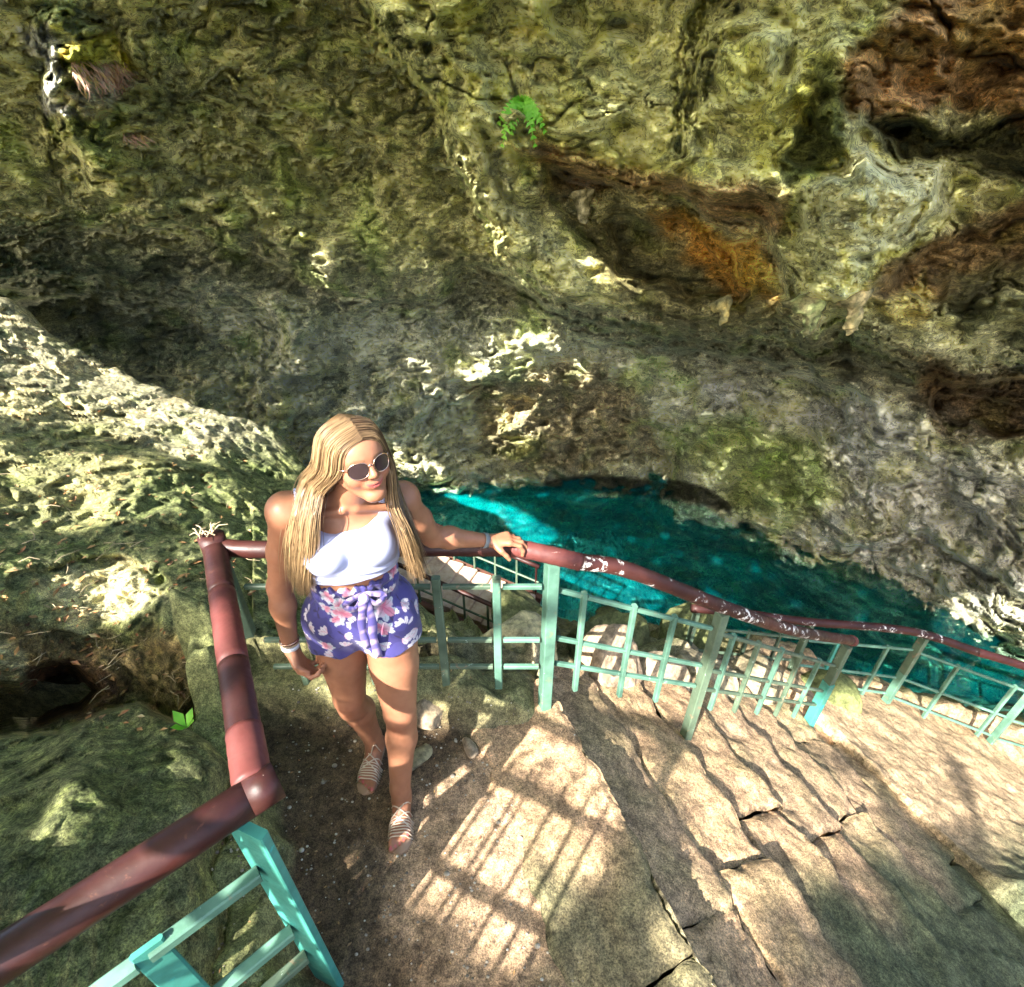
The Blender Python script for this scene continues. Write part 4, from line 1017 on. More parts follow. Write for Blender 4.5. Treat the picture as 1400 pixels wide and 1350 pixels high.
# ------------------------------------------------------------------ the woman
class Field:
    """signed distance on a grid; shapes are blended in one after the other"""
    def __init__(s, lo, hi, h):
        s.lo = np.array(lo, float); s.h = h
        s.n = np.ceil((np.array(hi) - s.lo) / h).astype(int) + 1
        s.D = np.full(s.n, .3, np.float32)
    def block(s, lo, hi, m):
        a = np.maximum(np.floor((np.array(lo) - m - s.lo) / s.h).astype(int), 0)
        b = np.minimum(np.ceil((np.array(hi) + m - s.lo) / s.h).astype(int) + 1, s.n)
        if (b <= a).any(): return None
        ax = [(s.lo[i] + s.h * np.arange(a[i], b[i])).astype(np.float32) for i in range(3)]
        return tuple(slice(a[i], b[i]) for i in range(3)), ax[0][:, None, None], ax[1][None, :, None], ax[2][None, None, :]
    def merge(s, sl, d, k, op):
        A = s.D[sl]
        if op == '+':
            h = np.clip(.5 + .5 * (A - d) / k, 0, 1); s.D[sl] = A * (1 - h) + d * h - k * h * (1 - h)
        else:
            h = np.clip(.5 - .5 * (A + d) / k, 0, 1); s.D[sl] = A * (1 - h) + (-d) * h + k * h * (1 - h)
    def cone(s, p, q, r1, r2, k=.02, op='+'):
        p = np.array(p, float); q = np.array(q, float)
        m = max(r1, r2) + k + .012
        B = s.block(np.minimum(p, q), np.maximum(p, q), m)
        if B is None: return
        sl, X, Y, Z = B
        d = q - p; L2 = float(d @ d)
        t = np.clip(((X - p[0]) * d[0] + (Y - p[1]) * d[1] + (Z - p[2]) * d[2]) / L2, 0, 1)
        dist = np.sqrt((X - p[0] - t * d[0]) ** 2 + (Y - p[1] - t * d[1]) ** 2 + (Z - p[2] - t * d[2]) ** 2) - (r1 + (r2 - r1) * t)
        s.merge(sl, dist, k, op)
    def ell(s, c, r, R=None, k=.02, op='+'):
        """ellipsoid, R rows = its axes in the world"""
        c = np.array(c, float); r = np.array(r, float); R = np.eye(3) if R is None else np.array(R, float)
        e = np.abs(R.T) @ r
        B = s.block(c - e, c + e, k + .012)
        if B is None: return
        sl, X, Y, Z = B
        u = [((X - c[0]) * R[i][0] + (Y - c[1]) * R[i][1] + (Z - c[2]) * R[i][2]) for i in range(3)]
        k0 = np.sqrt(sum((u[i] / r[i]) ** 2 for i in range(3))); k1 = np.sqrt(sum((u[i] / r[i] ** 2) ** 2 for i in range(3)))
        s.merge(sl, k0 * (k0 - 1) / np.maximum(k1, 1e-6), k, op)
    def mesh(s, D=None):
        """surface nets"""
        D = s.D if D is None else D
        I = D < 0
        n = np.array(D.shape)
        c = I[:-1, :-1, :-1].astype(np.int8)
        cnt = np.zeros(n - 1, np.int8)
        for dx in (0, 1):
            for dy in (0, 1):
                for dz in (0, 1):
                    cnt += I[dx:n[0] - 1 + dx, dy:n[1] - 1 + dy, dz:n[2] - 1 + dz]
        act = (cnt > 0) & (cnt < 8)
        idx = np.argwhere(act)
        vid = np.full(n - 1, -1, np.int32); vid[act] = np.arange(len(idx))
        acc = np.zeros((len(idx), 3)); num = np.zeros(len(idx))
        corners = [(a, b, c_) for a in (0, 1) for b in (0, 1) for c_ in (0, 1)]
        val = {cc: D[idx[:, 0] + cc[0], idx[:, 1] + cc[1], idx[:, 2] + cc[2]].astype(float) for cc in corners}
        for cc in corners:
            for ax in range(3):
                if cc[ax] == 0:
                    c2 = list(cc); c2[ax] = 1; c2 = tuple(c2)
                    a, b_ = val[cc], val[c2]; m = (a < 0) != (b_ < 0)
                    t = np.where(m, a / np.where(m, a - b_, 1), 0)
                    p = np.array(cc, float)[None] + np.zeros((len(idx), 3)); p[:, ax] = t
                    acc += p * m[:, None]; num += m
        V = (idx + acc / num[:, None]) * s.h + s.lo
        F = []
        for ax in range(3):
            o1, o2 = [(1, 2), (2, 0), (0, 1)][ax]
            sl0 = [slice(1, n[i] - 1) for i in range(3)]; sl1 = list(sl0)
            sl0[ax] = slice(0, n[ax] - 1); sl1[ax] = slice(1, n[ax])
            A = I[tuple(sl0)]; B = I[tuple(sl1)]
            e = np.argwhere(A != B); off = np.ones(3, int); off[ax] = 0; e = e + off
            ins = I[e[:, 0], e[:, 1], e[:, 2]]
            def g(d1, d2):
                p = e.copy(); p[:, o1] -= d1; p[:, o2] -= d2; return vid[p[:, 0], p[:, 1], p[:, 2]]
            qd = np.stack([g(1, 1), g(0, 1), g(0, 0), g(1, 0)], 1)
            qd[~ins] = qd[~ins][:, ::-1]
            F.append(qd)
        return V, np.concatenate(F)
def relax(V, F, it=2, lam=.5):
    for _ in range(it):
        S_ = np.zeros_like(V); n_ = np.zeros(len(V))
        for a, b_ in ((0, 1), (1, 2), (2, 3), (3, 0)):
            np.add.at(S_, F[:, a], V[F[:, b_]]); np.add.at(S_, F[:, b_], V[F[:, a]])
            np.add.at(n_, F[:, a], 1); np.add.at(n_, F[:, b_], 1)
        V = V + lam * (S_ / np.maximum(n_, 1)[:, None] - V)
    return V
def nv(*a): v_ = np.array(a, float); return v_ / np.linalg.norm(v_)

HL, HR = np.array((-.425,1.268,.865)), np.array((-.605,1.275,.865))
KL, KR = np.array((-.410,1.172,.475)), np.array((-.612,1.238,.475))
AL, AR = np.array((-.436,1.082,.085)), np.array((-.592,1.298,.085))
PV = np.array((-.515,1.270,.92)); WS = np.array((-.502,1.250,1.075)); CH = np.array((-.492,1.240,1.225))
SR, SL = np.array((-.643,1.208,1.345)), np.array((-.335,1.312,1.318))
NK = np.array((-.472,1.242,1.375))
ER, WR = np.array((-.742,1.232,1.045)), np.array((-.752,1.200,.795))
EL, WL = np.array((-.276,1.430,1.095)), np.array((-.092,1.520,1.008))
lat = nv(*(SL - SR)); fwd = nv(lat[1], -lat[0], 0.0); upv = np.array((0, 0, 1.0))
lat = nv(math.cos(math.radians(20)), math.sin(math.radians(20)), 0); fwd = nv(lat[1], -lat[0], 0.0)
RT = [lat, fwd, upv]
HC = np.array((-.412,1.196,1.528))                      # head centre
ya = math.radians(40); pt = math.radians(7.0)
HF = np.array((math.sin(ya) * math.cos(pt), -math.cos(ya) * math.cos(pt), math.sin(pt)))
HX = nv(-HF[1], HF[0], 0); rl_ = math.radians(4); 
HZ = np.cross(HF, HX); HX, HZ = HX * math.cos(rl_) + HZ * math.sin(rl_), HZ * math.cos(rl_) - HX * math.sin(rl_)
RH = [HX, HF, HZ]; HS = .95
def hl(x, y, zz): return HC + (HX * x + HF * y + HZ * zz) * HS

VX = .0034
def torso(f, g=0.0, arms=True):
    f.ell(PV + (0, .012, -.01), (.172 + g, .118 + g, .125 + g), RT, .03)
    f.ell(PV + fwd * -.045 + (0, 0, -.035), (.150 + g, .095 + g, .10 + g), RT, .03)
    f.ell(WS, (.128 + g, .092 + g, .115 + g), RT, .05)
    f.ell(CH + (0, .004, -.01), (.140 + g, .098 + g, .135 + g), RT, .04)
    f.ell((SR + SL) / 2 + (0, .012, -.03), (.150 + g, .072 + g, .06 + g), RT, .04)
    for sgn in (-1, 1):
        c = CH + lat * sgn * .066 + fwd * .072 + (0, 0, .018)
        f.ell(c, (.063 + g, .060 + g, .060 + g), RT, .030)
def build_body():
    f = Field((-.86, .86, -.01), (.12, 1.66, 1.70), VX)
    torso(f)
    nb = NK + (0, .012, -.02)
    f.cone(nb, hl(0, -.022, -.05), .056, .050, .03)
    for S_, sg_ in ((SR, -1), (SL, 1)):
        f.cone(NK + (0, .02, -.012), S_ + (0, .01, .012), .040, .044, .04)
        f.cone(NK + fwd * .052 + lat * sg_ * .02 + (0, 0, -.012), S_ + fwd * .028 + (0, 0, -.003), .008, .009, .02)   # collar bone
    # legs
    for Hh, K, A, sg_ in ((HL, KL, AL, 1), (HR, KR, AR, -1)):
        m1 = Hh * .55 + K * .45
        f.cone(Hh, m1, .100, .083, .03); f.cone(m1, K + (0, 0, .03), .084, .060, .02)
        f.cone(K + (0, -.012, .01), K + (0, -.006, -.045), .053, .050, .02)
        c1 = K * .68 + A * .32 + np.array((0, .016, 0)); f.cone(K + (0, .004, -.03), c1, .052, .057, .02); f.cone(c1, A + (0, .004, .05), .056, .034, .02)
        f.cone(K + (0, 0, 0), A + (0, 0, .02), .042, .031, .02); f.cone(A + (0, .004, .06), A, .033, .034, .02)
        f.ell(Hh + (0, .055, -.03), (.085, .07, .085), None, .03)
    for A, toe, hd in ((AL, np.array((-.424,.945,.0)), None), (AR, np.array((-.602,1.158,.0)), None)):
        d = toe - A; d[2] = 0; d = d / np.linalg.norm(d); sd_ = np.array((-d[1], d[0], 0))   # sd_ points to the walker's left... of d
        heel = A - d * .040; heel[2] = .034
        f.cone(heel, A + (0, 0, -.02), .028, .030, .02)
        ball = A + d * .108; ball[2] = .030
        f.cone(A + (0, 0, -.015), ball + sd_ * .012, .032, .021, .025); f.cone(A + (0, 0, -.03), ball - sd_ * .022, .026, .018, .025)
        f.cone(heel, ball - sd_ * .02, .024, .018, .02); f.cone(heel, ball + sd_ * .02, .024, .018, .02)
        big = 1 if A is AR else -1                       # big toe lies on the inner side
        for i in range(5):
            o = big * (.030 - .0150 * i); L_ = (.046, .043, .038, .032, .026)[i]; r_ = (.0115, .0085, .008, .0075, .0075)[i]
            b0 = ball + sd_ * o + d * (.004 - .004 * i) + (0, 0, -.006); e0 = b0 + d * L_ + (0, 0, -.006)
            f.cone(b0, e0 * .5 + b0 * .5 + (0, 0, .003), r_, r_, .006); f.cone(e0 * .5 + b0 * .5 + (0, 0, .003), e0, r_, r_ * .95, .004)
    # arms
    for S_, E_, W_, sg_ in ((SR, ER, WR, -1), (SL, EL, WL, 1)):
        f.ell(S_ + lat * sg_ * .006, (.045, .046, .048), RT, .03)
        m1 = S_ * .5 + E_ * .5; f.cone(S_ + (0, 0, .0), m1, .046, .043, .02); f.cone(m1, E_, .043, .035, .02)
        m2 = E_ * .70 + W_ * .30; f.cone(E_, m2, .037, .039, .02); f.cone(m2, W_, .038, .024, .02)
    def hand(W, d, s_, nrm, curl, thumb_dir, thumb2, fan=.06, k=.006):
        d = nv(*d); s_ = np.array(s_, float); s_ = nv(*(s_ - d * (s_ @ d))); nrm_ = nv(*np.cross(d, s_)); 
        if nrm_ @ np.array(nrm) < 0: nrm_ = -nrm_
        k1 = W + d * .078
        for o in (-.024, -.008, .008, .024):
            f.cone(W + d * .012 + s_ * o * .55, k1 + s_ * o * 1.12, .0145, .0125, .012)
        lens = ((.040, .025, .020), (.044, .028, .021), (.041, .026, .020), (.032, .020, .018))
        for i in range(4):
            o = (-.027, -.009, .0095, .027)[i]; b0 = k1 + s_ * o + d * (.004, .008, .004, -.004)[i]
            ang = 0; dd0 = nv(*(d + s_ * (i - 1.5) * fan)); r_ = (.0090, .0092, .0088, .0078)[i]
            for j in range(3):
                ang += curl[i][j]; dd = dd0 * math.cos(ang) + nrm_ * math.sin(ang)
                e0 = b0 + dd * lens[i][j]; f.cone(b0, e0, r_, r_ * .93, .005 if j else .010); b0 = e0; r_ *= .93
        t0 = W + d * .022 - s_ * .022 + nrm_ * .006; t1 = t0 + nv(*thumb_dir) * .038; t2 = t1 + nv(*thumb2) * .026
        f.cone(W + d * .014 - s_ * .010, t1, .015, .0115, .012); f.cone(t1, t2, .0105, .009, .004); f.cone(t2, t2 + nv(*(np.array(thumb2) + np.array(nrm) * .3)) * .018, .009, .0078, .004)
    # right hand hangs, loosely closed
    hand(WR, (.045, -.030, -.085), (-.15, 1, -.2), (.9, .35, 0), [(.55, .95, .7), (.65, 1.0, .7), (.75, 1.05, .75), (.85, 1.05, .8)], (.35, -.65, -.75), (.75, -.05, -.65))
    # left hand lies on the handrail, finger tips over its edge
    hand(WL, (1, .16, -.02), (0, 1, 0), (0, 0, -1), [(.35, .75, .55), (.28, .70, .5), (.30, .72, .5), (.42, .8, .5)], (.75, -.55, -.35), (.7, -.15, -.7), fan=.10)
    # head
    f.ell(hl(0, -.014, .024), (.073, .090, .086), RH, .02)
    f.ell(hl(0, .030, -.020), (.058, .056, .078), RH, .02)
    f.ell(hl(0, .050, .028), (.054, .040, .045), RH, .02)
    for sg_ in (-1, 1):
        f.cone(hl(sg_ * .046, .002, -.045), hl(sg_ * .014, .066, -.094), .018, .016, .022)
        f.ell(hl(sg_ * .035, .058, -.030), (.027, .0255, .026), RH, .016)
        f.ell(hl(sg_ * .030, .078, .002), (.015, .009, .0085), RH, .008, '-')
        f.ell(hl(sg_ * .030, .071, .001), (.0125, .0125, .0115), RH, .004)
        f.ell(hl(sg_ * .073, -.006, -.008), (.010, .018, .028), RH, .006)
        f.cone(hl(sg_ * .010, .083, .020), hl(sg_ * .042, .071, .020), .009, .007, .010)
    f.ell(hl(0, .072, -.094), (.020, .017, .016), RH, .018)
    f.cone(hl(0, .083, .012), hl(0, .101, -.020), .0075, .0085, .010)
    f.ell(hl(0, .103, -.025), (.0100, .0095, .0085), RH, .006)
    for sg_ in (-1, 1): f.ell(hl(sg_ * .0105, .094, -.029), (.0065, .0085, .0065), RH, .005)
    f.ell(hl(0, .083, -.054), (.026, .012, .016), RH, .012)
    for a, b_, r1, r2 in (((-.024, .0785, -.0475), (-.006, .0925, -.0525), .0022, .0032), ((.024, .0785, -.0475), (.006, .0925, -.0525), .0022, .0032), ((-.006, .0925, -.0525), (.006, .0925, -.0525), .0032, .0032),
                          ((-.021, .0790, -.0510), (-.006, .0900, -.0608), .0024, .0042), ((.021, .0790, -.0510), (.006, .0900, -.0608), .0024, .0042), ((-.006, .0900, -.0608), (.006, .0900, -.0608), .0042, .0042)):
        f.cone(hl(*a), hl(*b_), r1, r2, .003)
    f.cone(hl(-.016, .0935, -.0565), hl(.016, .0935, -.0565), .0014, .0014, .002, '-')
    V, F = f.mesh(); V = relax(V, F, 1, .35)
    return V, F
Vb, Fb = build_body()
def loc_h(V):
    Q_ = (V - HC) / HS; return np.stack([Q_ @ HX, Q_ @ HF, Q_ @ HZ], 1)
q = loc_h(Vb)
tn = np.zeros((len(Vb), 3)); tn[:] = (.31, .138, .076)
nn_ = fbm(Vb * 14, 3); tn *= (1 + .06 * nn_)[:, None]
def blot(mask, col):
    global tn
    mask = np.clip(mask, 0, 1)[:, None]; tn = tn * (1 - mask) + np.array(col) * mask
inh = (np.abs(q[:, 0]) < .09) & (q[:, 1] > .03) & (np.abs(q[:, 2]) < .13)
for sg_ in (-1, 1):
    blot(inh * np.exp(-(((q[:, 0] - sg_ * .036) / .02) ** 2 + ((q[:, 2] + .030) / .02) ** 2)) * .45, (.40, .11, .07))
    bx_ = (q[:, 0] * sg_ - .029) / .018
    blot(inh * (np.abs(bx_) < 1) * (1 - sstep(np.abs(q[:, 2] - (.0235 - .004 * bx_ ** 2)), .0018, .0042)) * .75, (.16, .085, .045))
    blot(inh * np.exp(-(((q[:, 0] - sg_ * .030) / .016) ** 2 + ((q[:, 2] - .0) / .009) ** 2)) * .5, (.25, .12, .08))
lipc = -.0575 + 15 * q[:, 0] ** 2
ld = np.abs(q[:, 2] - lipc) / (.0072 * np.sqrt(np.clip(1 - (q[:, 0] / .026) ** 2, 0, 1)) + 1e-5)
blot(inh * (np.abs(q[:, 0]) < .026) * (q[:, 1] > .07) * (1 - sstep(ld, .8, 1.1)) * .85, (.40, .085, .08))
blot(inh * (np.abs(q[:, 0]) < .022) * (q[:, 1] > .07) * (1 - sstep(np.abs(q[:, 2] - lipc), .0008, .0022)) * .8, (.20, .045, .04))
# knees, elbows, knuckles a little redder
for c, r_ in ((KL + (0, -.05, 0), .04), (KR + (0, -.05, 0), .04), (EL, .03), (ER, .03), (WR + (.04, -.03, -.09), .035), (WL + (.09, .01, 0), .03)):
    blot(np.exp(-((Vb - c) ** 2).sum(1) / r_ ** 2) * .35, (.36, .115, .065))
for A, toe, big in ((AL, np.array((-.424,.945,.0)), -1), (AR, np.array((-.602,1.158,.0)), 1)):
    d = toe - A; d[2] = 0; d = d / np.linalg.norm(d); sd_ = np.array((-d[1], d[0], 0)); ball = A + d * .108
    for i in range(5):
        o = big * (.030 - .0150 * i); L_ = (.046, .043, .038, .032, .026)[i]
        e0 = ball + sd_ * o + d * (.004 - .004 * i) + d * L_; rr = (.0065, .0045, .004, .004, .004)[i]
        pd = (Vb[:, :2] - e0[None, :2]); blot(((pd ** 2).sum(1) < rr ** 2) * (Vb[:, 2] > .020) * (Vb[:, 2] < .06) * .9, (.45, .10, .11))
m, n, b = newmat("skin")
at_ = N(n, "ShaderNodeAttribute", attribute_name="tint").outputs["Color"]; v = objvec(n)
fin = noise_tex(n, 260, 3, .6, v); mo = noise_tex(n, 30, 4, .6, v)
n.links.new(mixc(n, 1.0, at_, ramp(n, mo, [(.35, (.93, .90, .88)), (.65, (1.06, 1.06, 1.05))]), 'MULTIPLY'), b.inputs[0])
b.inputs["Roughness"].default_value = .46; b.inputs["Subsurface Weight"].default_value = .12; b.inputs["Subsurface Radius"].default_value = (.012, .005, .003); b.inputs["Subsurface Scale"].default_value = 1.0
b.inputs["Specular IOR Level"].default_value = .4; bump(n, b, fin, .12, .001); M_SKIN = m
woman = mesh_np("person", Vb, Fb, M_SKIN, None, True, tn)
tag(woman, "smiling woman with long blonde hair, sunglasses, pale crop top and purple floral shorts", "person")

# --- crop top
f = Field((-.70, 1.05, 1.08), (-.26, 1.42, 1.44), .0032)
torso(f, .0055)
f.ell(CH + fwd * .045 + (0, 0, -.052), (.134, .072, .062), RT, .03)
f.cone(NK + (0, .02, -.012), SR + (0, .01, .012), .040 + .006, .044 + .006, .04); f.cone(NK + (0, .02, -.012), SL + (0, .01, .012), .046, .050, .04)
gx, gy, gz_ = [f.lo[i] + f.h * np.arange(f.n[i]) for i in range(3)]
X_, Y_, Z_ = gx[:, None, None], gy[None, :, None], gz_[None, None, :]
Lc = (X_ - CH[0]) * lat[0] + (Y_ - CH[1]) * lat[1]; Fc = (X_ - CH[0]) * fwd[0] + (Y_ - CH[1]) * fwd[1]
front = sstep(Fc, -.03, .03)
aL = np.abs(Lc)
zn = 1.304 + .22 * np.clip(aL - .03, 0, 1) - 1.1 * np.clip(aL - .122, 0, 1) + .3 * sstep(aL, .094, .099) * (1 - sstep(aL, .117, .122)) - .004 * (1 - front)
cut = np.maximum(Z_ - zn, (1.144 + .004 * np.sin(Lc * 60)) - Z_)
fold = .0022 * np.sin(Lc * 38 + Z_ * 160) * np.exp(-((Z_ - 1.172) / .022) ** 2) + .0012 * np.sin(Z_ * 240 + Lc * 30) * np.exp(-((Z_ - 1.16) / .02) ** 2)
D = np.maximum(f.D - fold - .003 * np.exp(-((Z_ - 1.149) / .006) ** 2), cut)
Vt, Ft = f.mesh(D.astype(np.float32)); Vt = relax(Vt, Ft, 1, .4)
m, n, b = newmat("pale_lavender_jersey"); v = objvec(n)
n.links.new(ramp(n, noise_tex(n, 12, 3, .6, v), [(.3, (.34,.365,.54)), (.7, (.41,.435,.61))]), b.inputs[0]); b.inputs["Roughness"].default_value = .8
wv_ = N(n, "ShaderNodeTexWave"); wv_.inputs["Scale"].default_value = 260; wv_.inputs["Distortion"].default_value = .6; n.links.new(v, wv_.inputs[0])
bump(n, b, wv_.outputs["Fac"], .12, .0008); M_TOP = m
mesh_np("crop_top", Vt, Ft, M_TOP, woman)

# --- shorts
f = Field((-.76, 1.05, .72), (-.27, 1.47, 1.16), .0032)
f.ell(PV + (0, .012, -.01), (.181, .129, .135), RT, .03); f.ell(PV + fwd * -.045 + (0, 0, -.035), (.165, .108, .115), RT, .03); f.ell(WS + (0, 0, .0), (.140, .104, .14), RT, .04)
for Hh, K in ((HL, KL), (HR, KR)):
    ft = Hh * .62 + K * .38 - np.array((0, 0, .05)); f.cone(Hh + (0, 0, .01), ft, .112, .105, .03)
gx, gy, gz_ = [f.lo[i] + f.h * np.arange(f.n[i]) for i in range(3)]
X_, Y_, Z_ = gx[:, None, None], gy[None, :, None], gz_[None, None, :]
Lc = (X_ - PV[0]) * lat[0] + (Y_ - PV[1]) * lat[1]; Fc = (X_ - PV[0]) * fwd[0] + (Y_ - PV[1]) * fwd[1]
th = np.arctan2(Lc, Fc + 1e-6)
hem = .795 + .02 * np.sign(Lc) * np.clip(np.abs(Lc) / .05, 0, 1) * .6 + .006 * np.sin(th * 9)
D = np.maximum(f.D, np.maximum(hem - Z_, Z_ - (1.104 + .006 * np.sin(th * 17) + .004 * np.sin(th * 31 + 1))))
pl_ = (np.sin(th * 21 + 1.5 * np.sin(Z_ * 30)) + .6 * np.sin(th * 34 + Z_ * 12)) * .0034 * np.exp(-((Z_ - 1.05) / .055) ** 2)
pl2 = .006 * np.sin(th * 7 + Z_ * 16) * sstep(1.02 - Z_, 0, .12)
cr = .011 * np.exp(-(Lc / .010) ** 2) * sstep(.98 - Z_, 0, .1) * (Fc > 0)
bd = .008 * np.exp(-((Z_ - 1.068) / .010) ** 2) - .010 * sstep(Z_, 1.105, 1.125) * 0
D = np.maximum(D, f.D - pl_ - pl2 + cr + bd)
D = np.maximum(D, np.maximum(hem - Z_, Z_ - (1.104 + .006 * np.sin(th * 17) + .004 * np.sin(th * 31 + 1))))
Vs, Fs = f.mesh(D.astype(np.float32)); Vs = relax(Vs, Fs, 1, .4)
Ls = (Vs - PV) @ lat; Fsd = (Vs - PV) @ fwd; ths = np.arctan2(Ls, Fsd + .02)
ax_ = ths * .155; bz_ = Vs[:, 2]                    # unrolled cloth coordinates
cs = np.zeros((len(Vs), 3)); cs[:] = (.045, .036, .19)
cs = np.where((fbm(np.stack([ax_ * 9, bz_ * 9, 0 * ax_], 1), 3) > .05)[:, None], np.array((.062, .052, .25)), cs)
rr_ = random.Random(21)
def petal(cx, cy, L_, wd, ang, col, tip=None):
    global cs
    dx, dy = ax_ - cx, bz_ - cy
    a = dx * math.cos(ang) + dy * math.sin(ang); c_ = -dx * math.sin(ang) + dy * math.cos(ang)
    t = a / L_; wl = wd * np.sqrt(np.clip(4 * t * (1 - t), 0, 1)) * (.6 + .5 * t)
    mk = (t > 0) & (t < 1) & (np.abs(c_) < wl)
    cl = np.array(col)[None] * np.ones((len(cs), 1))
    if tip is not None: tt = np.clip(t, 0, 1)[:, None]; cl = np.array(col)[None] * (1 - tt) + np.array(tip)[None] * tt
    cl = cl * (1 - .35 * (np.abs(c_) < wl * .12))[:, None]
    cs = np.where(mk[:, None], cl, cs)
cs = cs * .72
W_, P_, DP, LG, DK = (.52,.48,.53), (.55,.23,.30), (.45,.09,.17), (.42,.46,.50), (.02,.012,.07)
fl_ = []
for gy_ in range(6):
    for gx_ in range(-7, 8):
        fl_.append((gx_ * .062 + (gy_ % 2) * .031 + rr_.uniform(-.014, .014), .80 + gy_ * .058 + rr_.uniform(-.014, .014)))
fl_ += [(-.060, 1.005), (.085, .985)]
for i, (cx, cy) in enumerate(fl_):
    last = i >= len(fl_) - 2
    kind = 0 if last else rr_.choice([0, 1, 1, 2, 2, 3])
    a0 = rr_.uniform(0, 6.28)
    if kind == 0:
        R_ = .036 if last else .024
        for j in range(6): petal(cx, cy, R_ * 1.25, R_ * .30, a0 + j * 1.047 + .5, LG)
        for j in range(5): petal(cx, cy, R_, R_ * .42, a0 + j * 1.2566, DP, P_ if j % 2 else W_)
    elif kind == 1:
        for j in range(5): petal(cx + j * .006 * math.cos(a0), cy + j * .006 * math.sin(a0), .024, .0055, a0 + (j - 2) * .75, W_)
    elif kind == 2:
        for j in range(4): petal(cx, cy, .030, .0065, a0 + j * .5, W_ if j % 2 else P_, W_)
        petal(cx, cy, .028, .003, a0 + 3.4, DK)
    else:
        for j in range(3): petal(cx, cy, .022, .005, a0 + j * 2.1, DK)
m, n, b = newmat("floral_viscose")
at_ = N(n, "ShaderNodeAttribute", attribute_name="tint").outputs["Color"]; v = objvec(n)
n.links.new(at_, b.inputs[0]); b.inputs["Roughness"].default_value = .7; b.inputs["Sheen Weight"].default_value = .15
bump(n, b, noise_tex(n, 22, 4, .6, v), .35, .006); M_SHORT = m
shorts = mesh_np("floral_shorts", Vs, Fs, M_SHORT, woman, True, cs)
# sash: knot, two loops, two hanging ends
def ribbon(name, pts, wd, par, th_=.003, side=None, col=(.12,.10,.34)):
    pts = catmull([Vector(p) for p in pts], 6); V, F = [], []
    for i, p in enumerate(pts):
        tg = (pts[min(i + 1, len(pts) - 1)] - pts[max(i - 1, 0)]).normalized(); sv = Vector(side) if side is not None else Vector(lat); sv = (sv - tg * sv.dot(tg)).normalized(); nr = tg.cross(sv)
        w0 = wd * (1 + .1 * math.sin(i * .9))
        V += [p - sv * w0 / 2 - nr * th_ / 2, p + sv * w0 / 2 - nr * th_ / 2, p + sv * w0 / 2 + nr * th_ / 2, p - sv * w0 / 2 + nr * th_ / 2]
    for i in range(len(pts) - 1):
        for k_ in range(4): F.append((i * 4 + k_, i * 4 + (k_ + 1) % 4, i * 4 + 4 + (k_ + 1) % 4, i * 4 + 4 + k_))
    F += [(3, 2, 1, 0), tuple(len(V) - 4 + q_ for q_ in range(4))]
    o = mesh_py(name, V, F, None, None); o.data.materials.append(M_SHORT); o.parent = par
    ca = o.data.color_attributes.new("tint", 'FLOAT_COLOR', 'POINT'); c4 = np.ones((len(V), 4), np.float32)
    hv = fbm(np.array([tuple(q_) for q_ in V]) * 60, 2); c4[:, :3] = np.where((hv > .12)[:, None], np.array((.48,.34,.46)), np.array((.10,.08,.30))); ca.data.foreach_set("color", c4.ravel()); return o
kn = Vector(PV + fwd * .122 + lat * .020 + (0, 0, .152)); fv = Vector(fwd); lv = Vector(lat); dn_ = Vector((0, 0, -1))
ribbon("sash", [kn - lv * .004, kn + fv * .018 + lv * .03 + dn_ * -.012, kn + fv * .016 + lv * .062 + dn_ * .008, kn + fv * .022 + lv * .035 + dn_ * .026, kn + fv * .010], .020, woman, side=(0, 0, 1))
ribbon("sash", [kn + lv * .004, kn + fv * .018 - lv * .028 + dn_ * -.010, kn + fv * .016 - lv * .058 + dn_ * .012, kn + fv * .022 - lv * .03 + dn_ * .028, kn + fv * .010], .020, woman, side=(0, 0, 1))
ribbon("sash", [kn + fv * .012, kn + fv * .034 + lv * .012 + dn_ * .07, kn + fv * .038 + lv * .006 + dn_ * .15, kn + fv * .030 + lv * .010 + dn_ * .25], .026, woman)
ribbon("sash", [kn + fv * .014, kn + fv * .032 - lv * .014 + dn_ * .05, kn + fv * .036 - lv * .022 + dn_ * .11, kn + fv * .036 - lv * .018 + dn_ * .19], .024, woman)
o = mesh_np("sash_knot", ICO[3][0] * np.array((.016,.014,.017)) + np.array(kn + fv * .016), ICO[3][1], M_SHORT, woman, True, np.tile(np.array((.45,.38,.62)), (len(ICO[3][0]), 1)))

# --- hair
m, n, b = newmat("blonde_hair")
at_ = N(n, "ShaderNodeAttribute", attribute_name="tint").outputs["Color"]
n.links.new(at_, b.inputs[0]); b.inputs["Roughness"].default_value = .38; b.inputs["Specular IOR Level"].default_value = .5; b.inputs["Anisotropic"].default_value = .4; M_HAIR = m
def hpx(u, v_, y): return np.array(at(u, v_, y=y))
